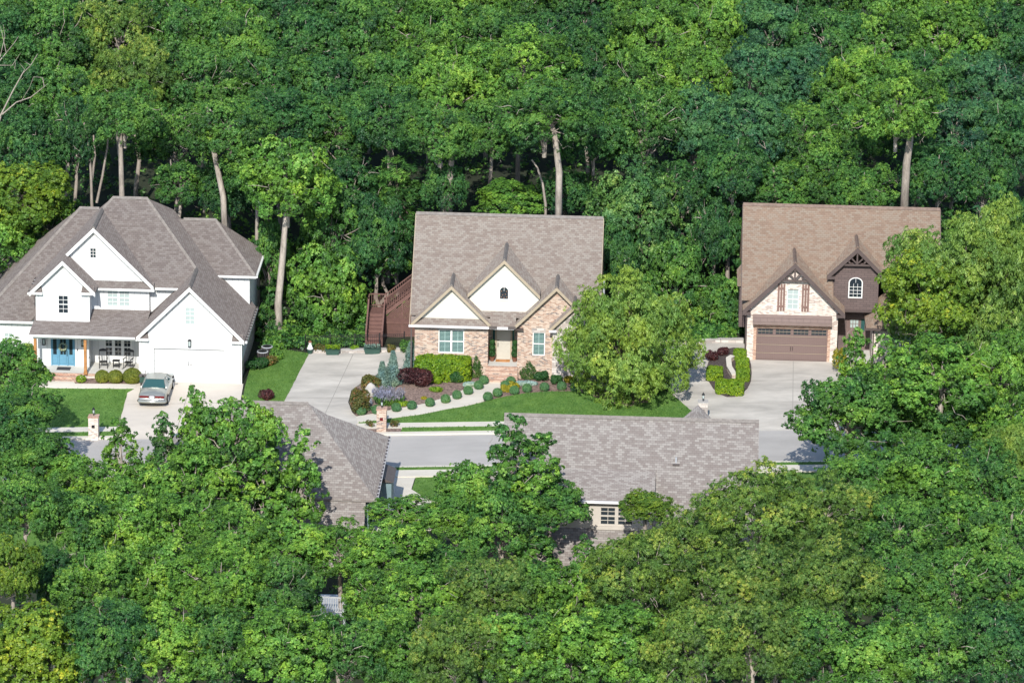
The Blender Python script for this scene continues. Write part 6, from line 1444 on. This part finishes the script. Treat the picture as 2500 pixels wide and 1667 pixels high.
# ---------------------------------------------------------------- the car
def car():
    px = gp(371, 1000); X0, Y0 = px[0], px[1]; Z0 = h(X0, Y0+2.5)+.1
    T = thing('parked_car', 'silver-green four-door sedan parked on the white house drive', 'car', (X0, Y0, Z0))
    P = MT['car']
    # stations along the length: y, half width, z of sill, z of belt, z of deck centre
    st = [(0.0, .70, .42, .62, .66), (.05, .84, .34, .80, .86), (.35, .90, .26, .92, 1.0), (1.0, .93, .22, .95, 1.06), (1.6, .94, .20, .95, 1.08), (3.4, .94, .20, .92, 1.02), (3.9, .93, .22, .88, .98), (4.5, .90, .25, .82, .90), (4.95, .82, .32, .72, .76), (5.1, .66, .42, .60, .62)]
    v, f = [], []
    for y, w_, zs, zb, zd in st:
        for x, z in ((-w_*.86, zs), (-w_*.99, zs+.12), (-w_, (zs+zb)/2), (-w_*.97, zb), (-w_*.80, zb+(zd-zb)*.75), (-w_*.4, zd), (0, zd+.01), (w_*.4, zd), (w_*.80, zb+(zd-zb)*.75), (w_*.97, zb), (w_, (zs+zb)/2), (w_*.99, zs+.12), (w_*.86, zs)): v.append((x, y, z))
    n = 13
    for i in range(len(st)-1):
        for j in range(n-1): f.append((i*n+j, (i+1)*n+j, (i+1)*n+j+1, i*n+j+1))
        f.append((i*n+n-1, (i+1)*n+n-1, (i+1)*n, i*n))
    f.append(tuple(range(n))); f.append(tuple((len(st)-1)*n+j for j in range(n))[::-1])
    def mk(nm, v, f, mat, sm=True, sub=0, par=T):
        me = bpy.data.meshes.new(nm); me.from_pydata(v, [], f); me.materials.append(mat)
        if sm: me.polygons.foreach_set('use_smooth', [True]*len(me.polygons))
        o = bpy.data.objects.new(nm, me); COL.objects.link(o); o.parent = par
        if sub: q = o.modifiers.new('s', 'SUBSURF'); q.levels = q.render_levels = sub
        me.update(); return o
    mk('body', v, f, P, sub=2)
    # cabin: rear glass slope 1.05..1.75, roof 1.75..3.0, windscreen to 3.75
    cs = [(1.00, .80, 1.02, 1.03), (1.72, .66, 1.03, 1.40), (2.2, .66, 1.02, 1.45), (2.9, .66, 1.0, 1.43), (3.78, .80, .94, .96)]
    top = [(-.60, 1.0), (.60, 1.0)]
    roof = [(-.60, 1.76, 1.385), (-.3, 1.72, 1.42), (.3, 1.72, 1.42), (.60, 1.76, 1.385), (.62, 2.3, 1.42), (.60, 2.92, 1.38), (.3, 2.98, 1.41), (-.3, 2.98, 1.41), (-.60, 2.92, 1.38), (-.62, 2.3, 1.42)]
    me = MB()
    me.ext(roof, (0, 0, .03), P)
    for s_ in (-1, 1):
        a, b, c_, d = (s_*.84, 1.0, 1.0), (s_*.60, 1.76, 1.40), (s_*.60, 2.92, 1.40), (s_*.84, 3.75, .95)
        me.tube([a, b], .05, P, 6); me.tube([b, (s_*.62, 2.3, 1.43), c_], .045, P, 6); me.tube([c_, d], .04, P, 6); me.tube([(s_*.85, 2.35, .98), (s_*.62, 2.35, 1.42)], .035, P, 6)
        me.poly([(s_*.86, 1.0, .98), (s_*.62, 1.76, 1.40), (s_*.72, 1.76, 1.2), (s_*.86, 1.4, .98)] if s_ < 0 else [(s_*.86, 1.4, .98), (s_*.72, 1.76, 1.2), (s_*.62, 1.76, 1.40), (s_*.86, 1.0, .98)], P)
    me.build('roof', T, True).location = (0, 0, 0)
    def quad(nm, pts, mat): m = MB(); m.ext(pts, np.array([0, 0, -.012]), mat); o = m.build(nm, T); o.location = (0, 0, 0); return o
    quad('rear_window', [(-.74, 1.06, 1.06), (.74, 1.06, 1.06), (.58, 1.72, 1.41), (-.58, 1.72, 1.41)], MT['glass_teal'])
    quad('windscreen', [(-.56, 2.97, 1.40), (.56, 2.97, 1.40), (.78, 3.75, .98), (-.78, 3.75, .98)], MT['glass_dark'])
    for s_ in (-1, 1):
        m = MB(); m.ext([(s_*.845, 1.25, 1.0), (s_*.62, 1.82, 1.38), (s_*.625, 2.32, 1.41), (s_*.855, 2.32, .98)], (-s_*.012, 0, 0), MT['glass_teal']); m.build('side_window', T).location = (0, 0, 0)
        m = MB(); m.ext([(s_*.855, 2.40, .98), (s_*.625, 2.40, 1.41), (s_*.60, 2.90, 1.38), (s_*.845, 3.55, .97)], (-s_*.012, 0, 0), MT['glass_teal']); m.build('side_window', T).location = (0, 0, 0)
        m = MB(); m.ext([(s_*.92, 3.3, .98), (s_*1.06, 3.32, .98), (s_*1.07, 3.32, 1.12), (s_*.94, 3.3, 1.10)], (0, .1, 0), MT['black']); m.build('mirror', T).location = (0, 0, 0)
        for y in (.98, 3.92):
            m = MB(); m.tube([(s_*.76, y, .32), (s_*.955, y, .32)], .33, MT['tyre'], 20); w_ = m.build('wheel', T); w_.location = (0, 0, 0)
            m = MB(); m.tube([(s_*.955, y, .32), (s_*.965, y, .32)], .19, MT['pipe'], 14); m.build('rim', w_).location = (0, 0, 0)
        m = MB(); xs = [.22, .80] if s_ > 0 else [-.80, -.22]; m.box(xs[0], xs[1], -.012, .06, .70, .82, MT['red_lamp']); m.build('tail_light', T).location = (0, 0, 0)
        m = MB(); m.box(s_*.66-.13, s_*.66+.13, 5.0, 5.1, .60, .70, MT['glass_pale']); m.build('headlight', T).location = (0, 0, 0)
    m = MB(); m.tube([(-.86, .14, .62), (-.80, .01, .62), (-.4, -.045, .62), (0, -.055, .62), (.4, -.045, .62), (.80, .01, .62), (.86, .14, .62)], .035, MT['chrome'], 6); m.build('bumper_trim', T).location = (0, 0, 0)
    m = MB(); m.tube([(-.88, .18, .44), (-.82, .03, .44), (0, -.03, .44), (.82, .03, .44), (.88, .18, .44)], .12, P, 8); m.build('bumper', T, True).location = (0, 0, 0)
    m = MB(); m.box(-.15, .15, -.035, -.012, .69, .83, MT['plate']); m.build('licence_plate', T).location = (0, 0, 0)
    m = MB(); m.box(-.21, .21, -.02, .05, .67, .85, MT['dark_gutter']); m.build('plate_recess', T).location = (0, 0, 0)
car()

# ---------------------------------------------------------------- every separate board, gutter and pipe its own part
def split_islands(o):
    me = o.data; key = {}; par = []
    def find(a):
        while par[a] != a: par[a] = par[par[a]]; a = par[a]
        return a
    vid = []
    for v in me.vertices:
        k = (round(v.co.x, 3), round(v.co.y, 3), round(v.co.z, 3))
        if k not in key: key[k] = len(par); par.append(len(par))
        vid.append(key[k])
    for p in me.polygons:
        a = find(vid[p.vertices[0]])
        for q in p.vertices[1:]: par[find(vid[q])] = a
    groups = {}
    for p in me.polygons: groups.setdefault(find(vid[p.vertices[0]]), []).append(p)
    if len(groups) < 2 or len(groups) > 14: return
    uvd = me.uv_layers[0].data
    for i, ps in enumerate(groups.values()):
        V, Fs, mi, uv = [], [], [], []
        for p in ps:
            b = len(V); V += [me.vertices[k].co[:] for k in p.vertices]; Fs.append(tuple(range(b, len(V)))); mi.append(p.material_index); uv += [tuple(uvd[l].uv) for l in p.loop_indices]
        m2 = bpy.data.meshes.new(o.name.split('.')[0]); m2.from_pydata(V, [], Fs)
        for m in me.materials: m2.materials.append(m)
        m2.polygons.foreach_set('material_index', mi); u = m2.uv_layers.new(name='UVMap'); u.data.foreach_set('uv', [c for t in uv for c in t]); m2.update()
        if i == 0: first = m2
        else: c = bpy.data.objects.new(o.name.split('.')[0], m2); COL.objects.link(c); c.parent = o.parent; c.location = o.location
    o.data = first
for o in list(COL.objects):
    if o.type == 'MESH' and o.parent and o.name.split('.')[0] in ('gutter', 'corner_board', 'gutter_box', 'downpipe', 'eave_box', 'rake_board', 'lintel', 'deck_post', 'porch_rail'): split_islands(o)
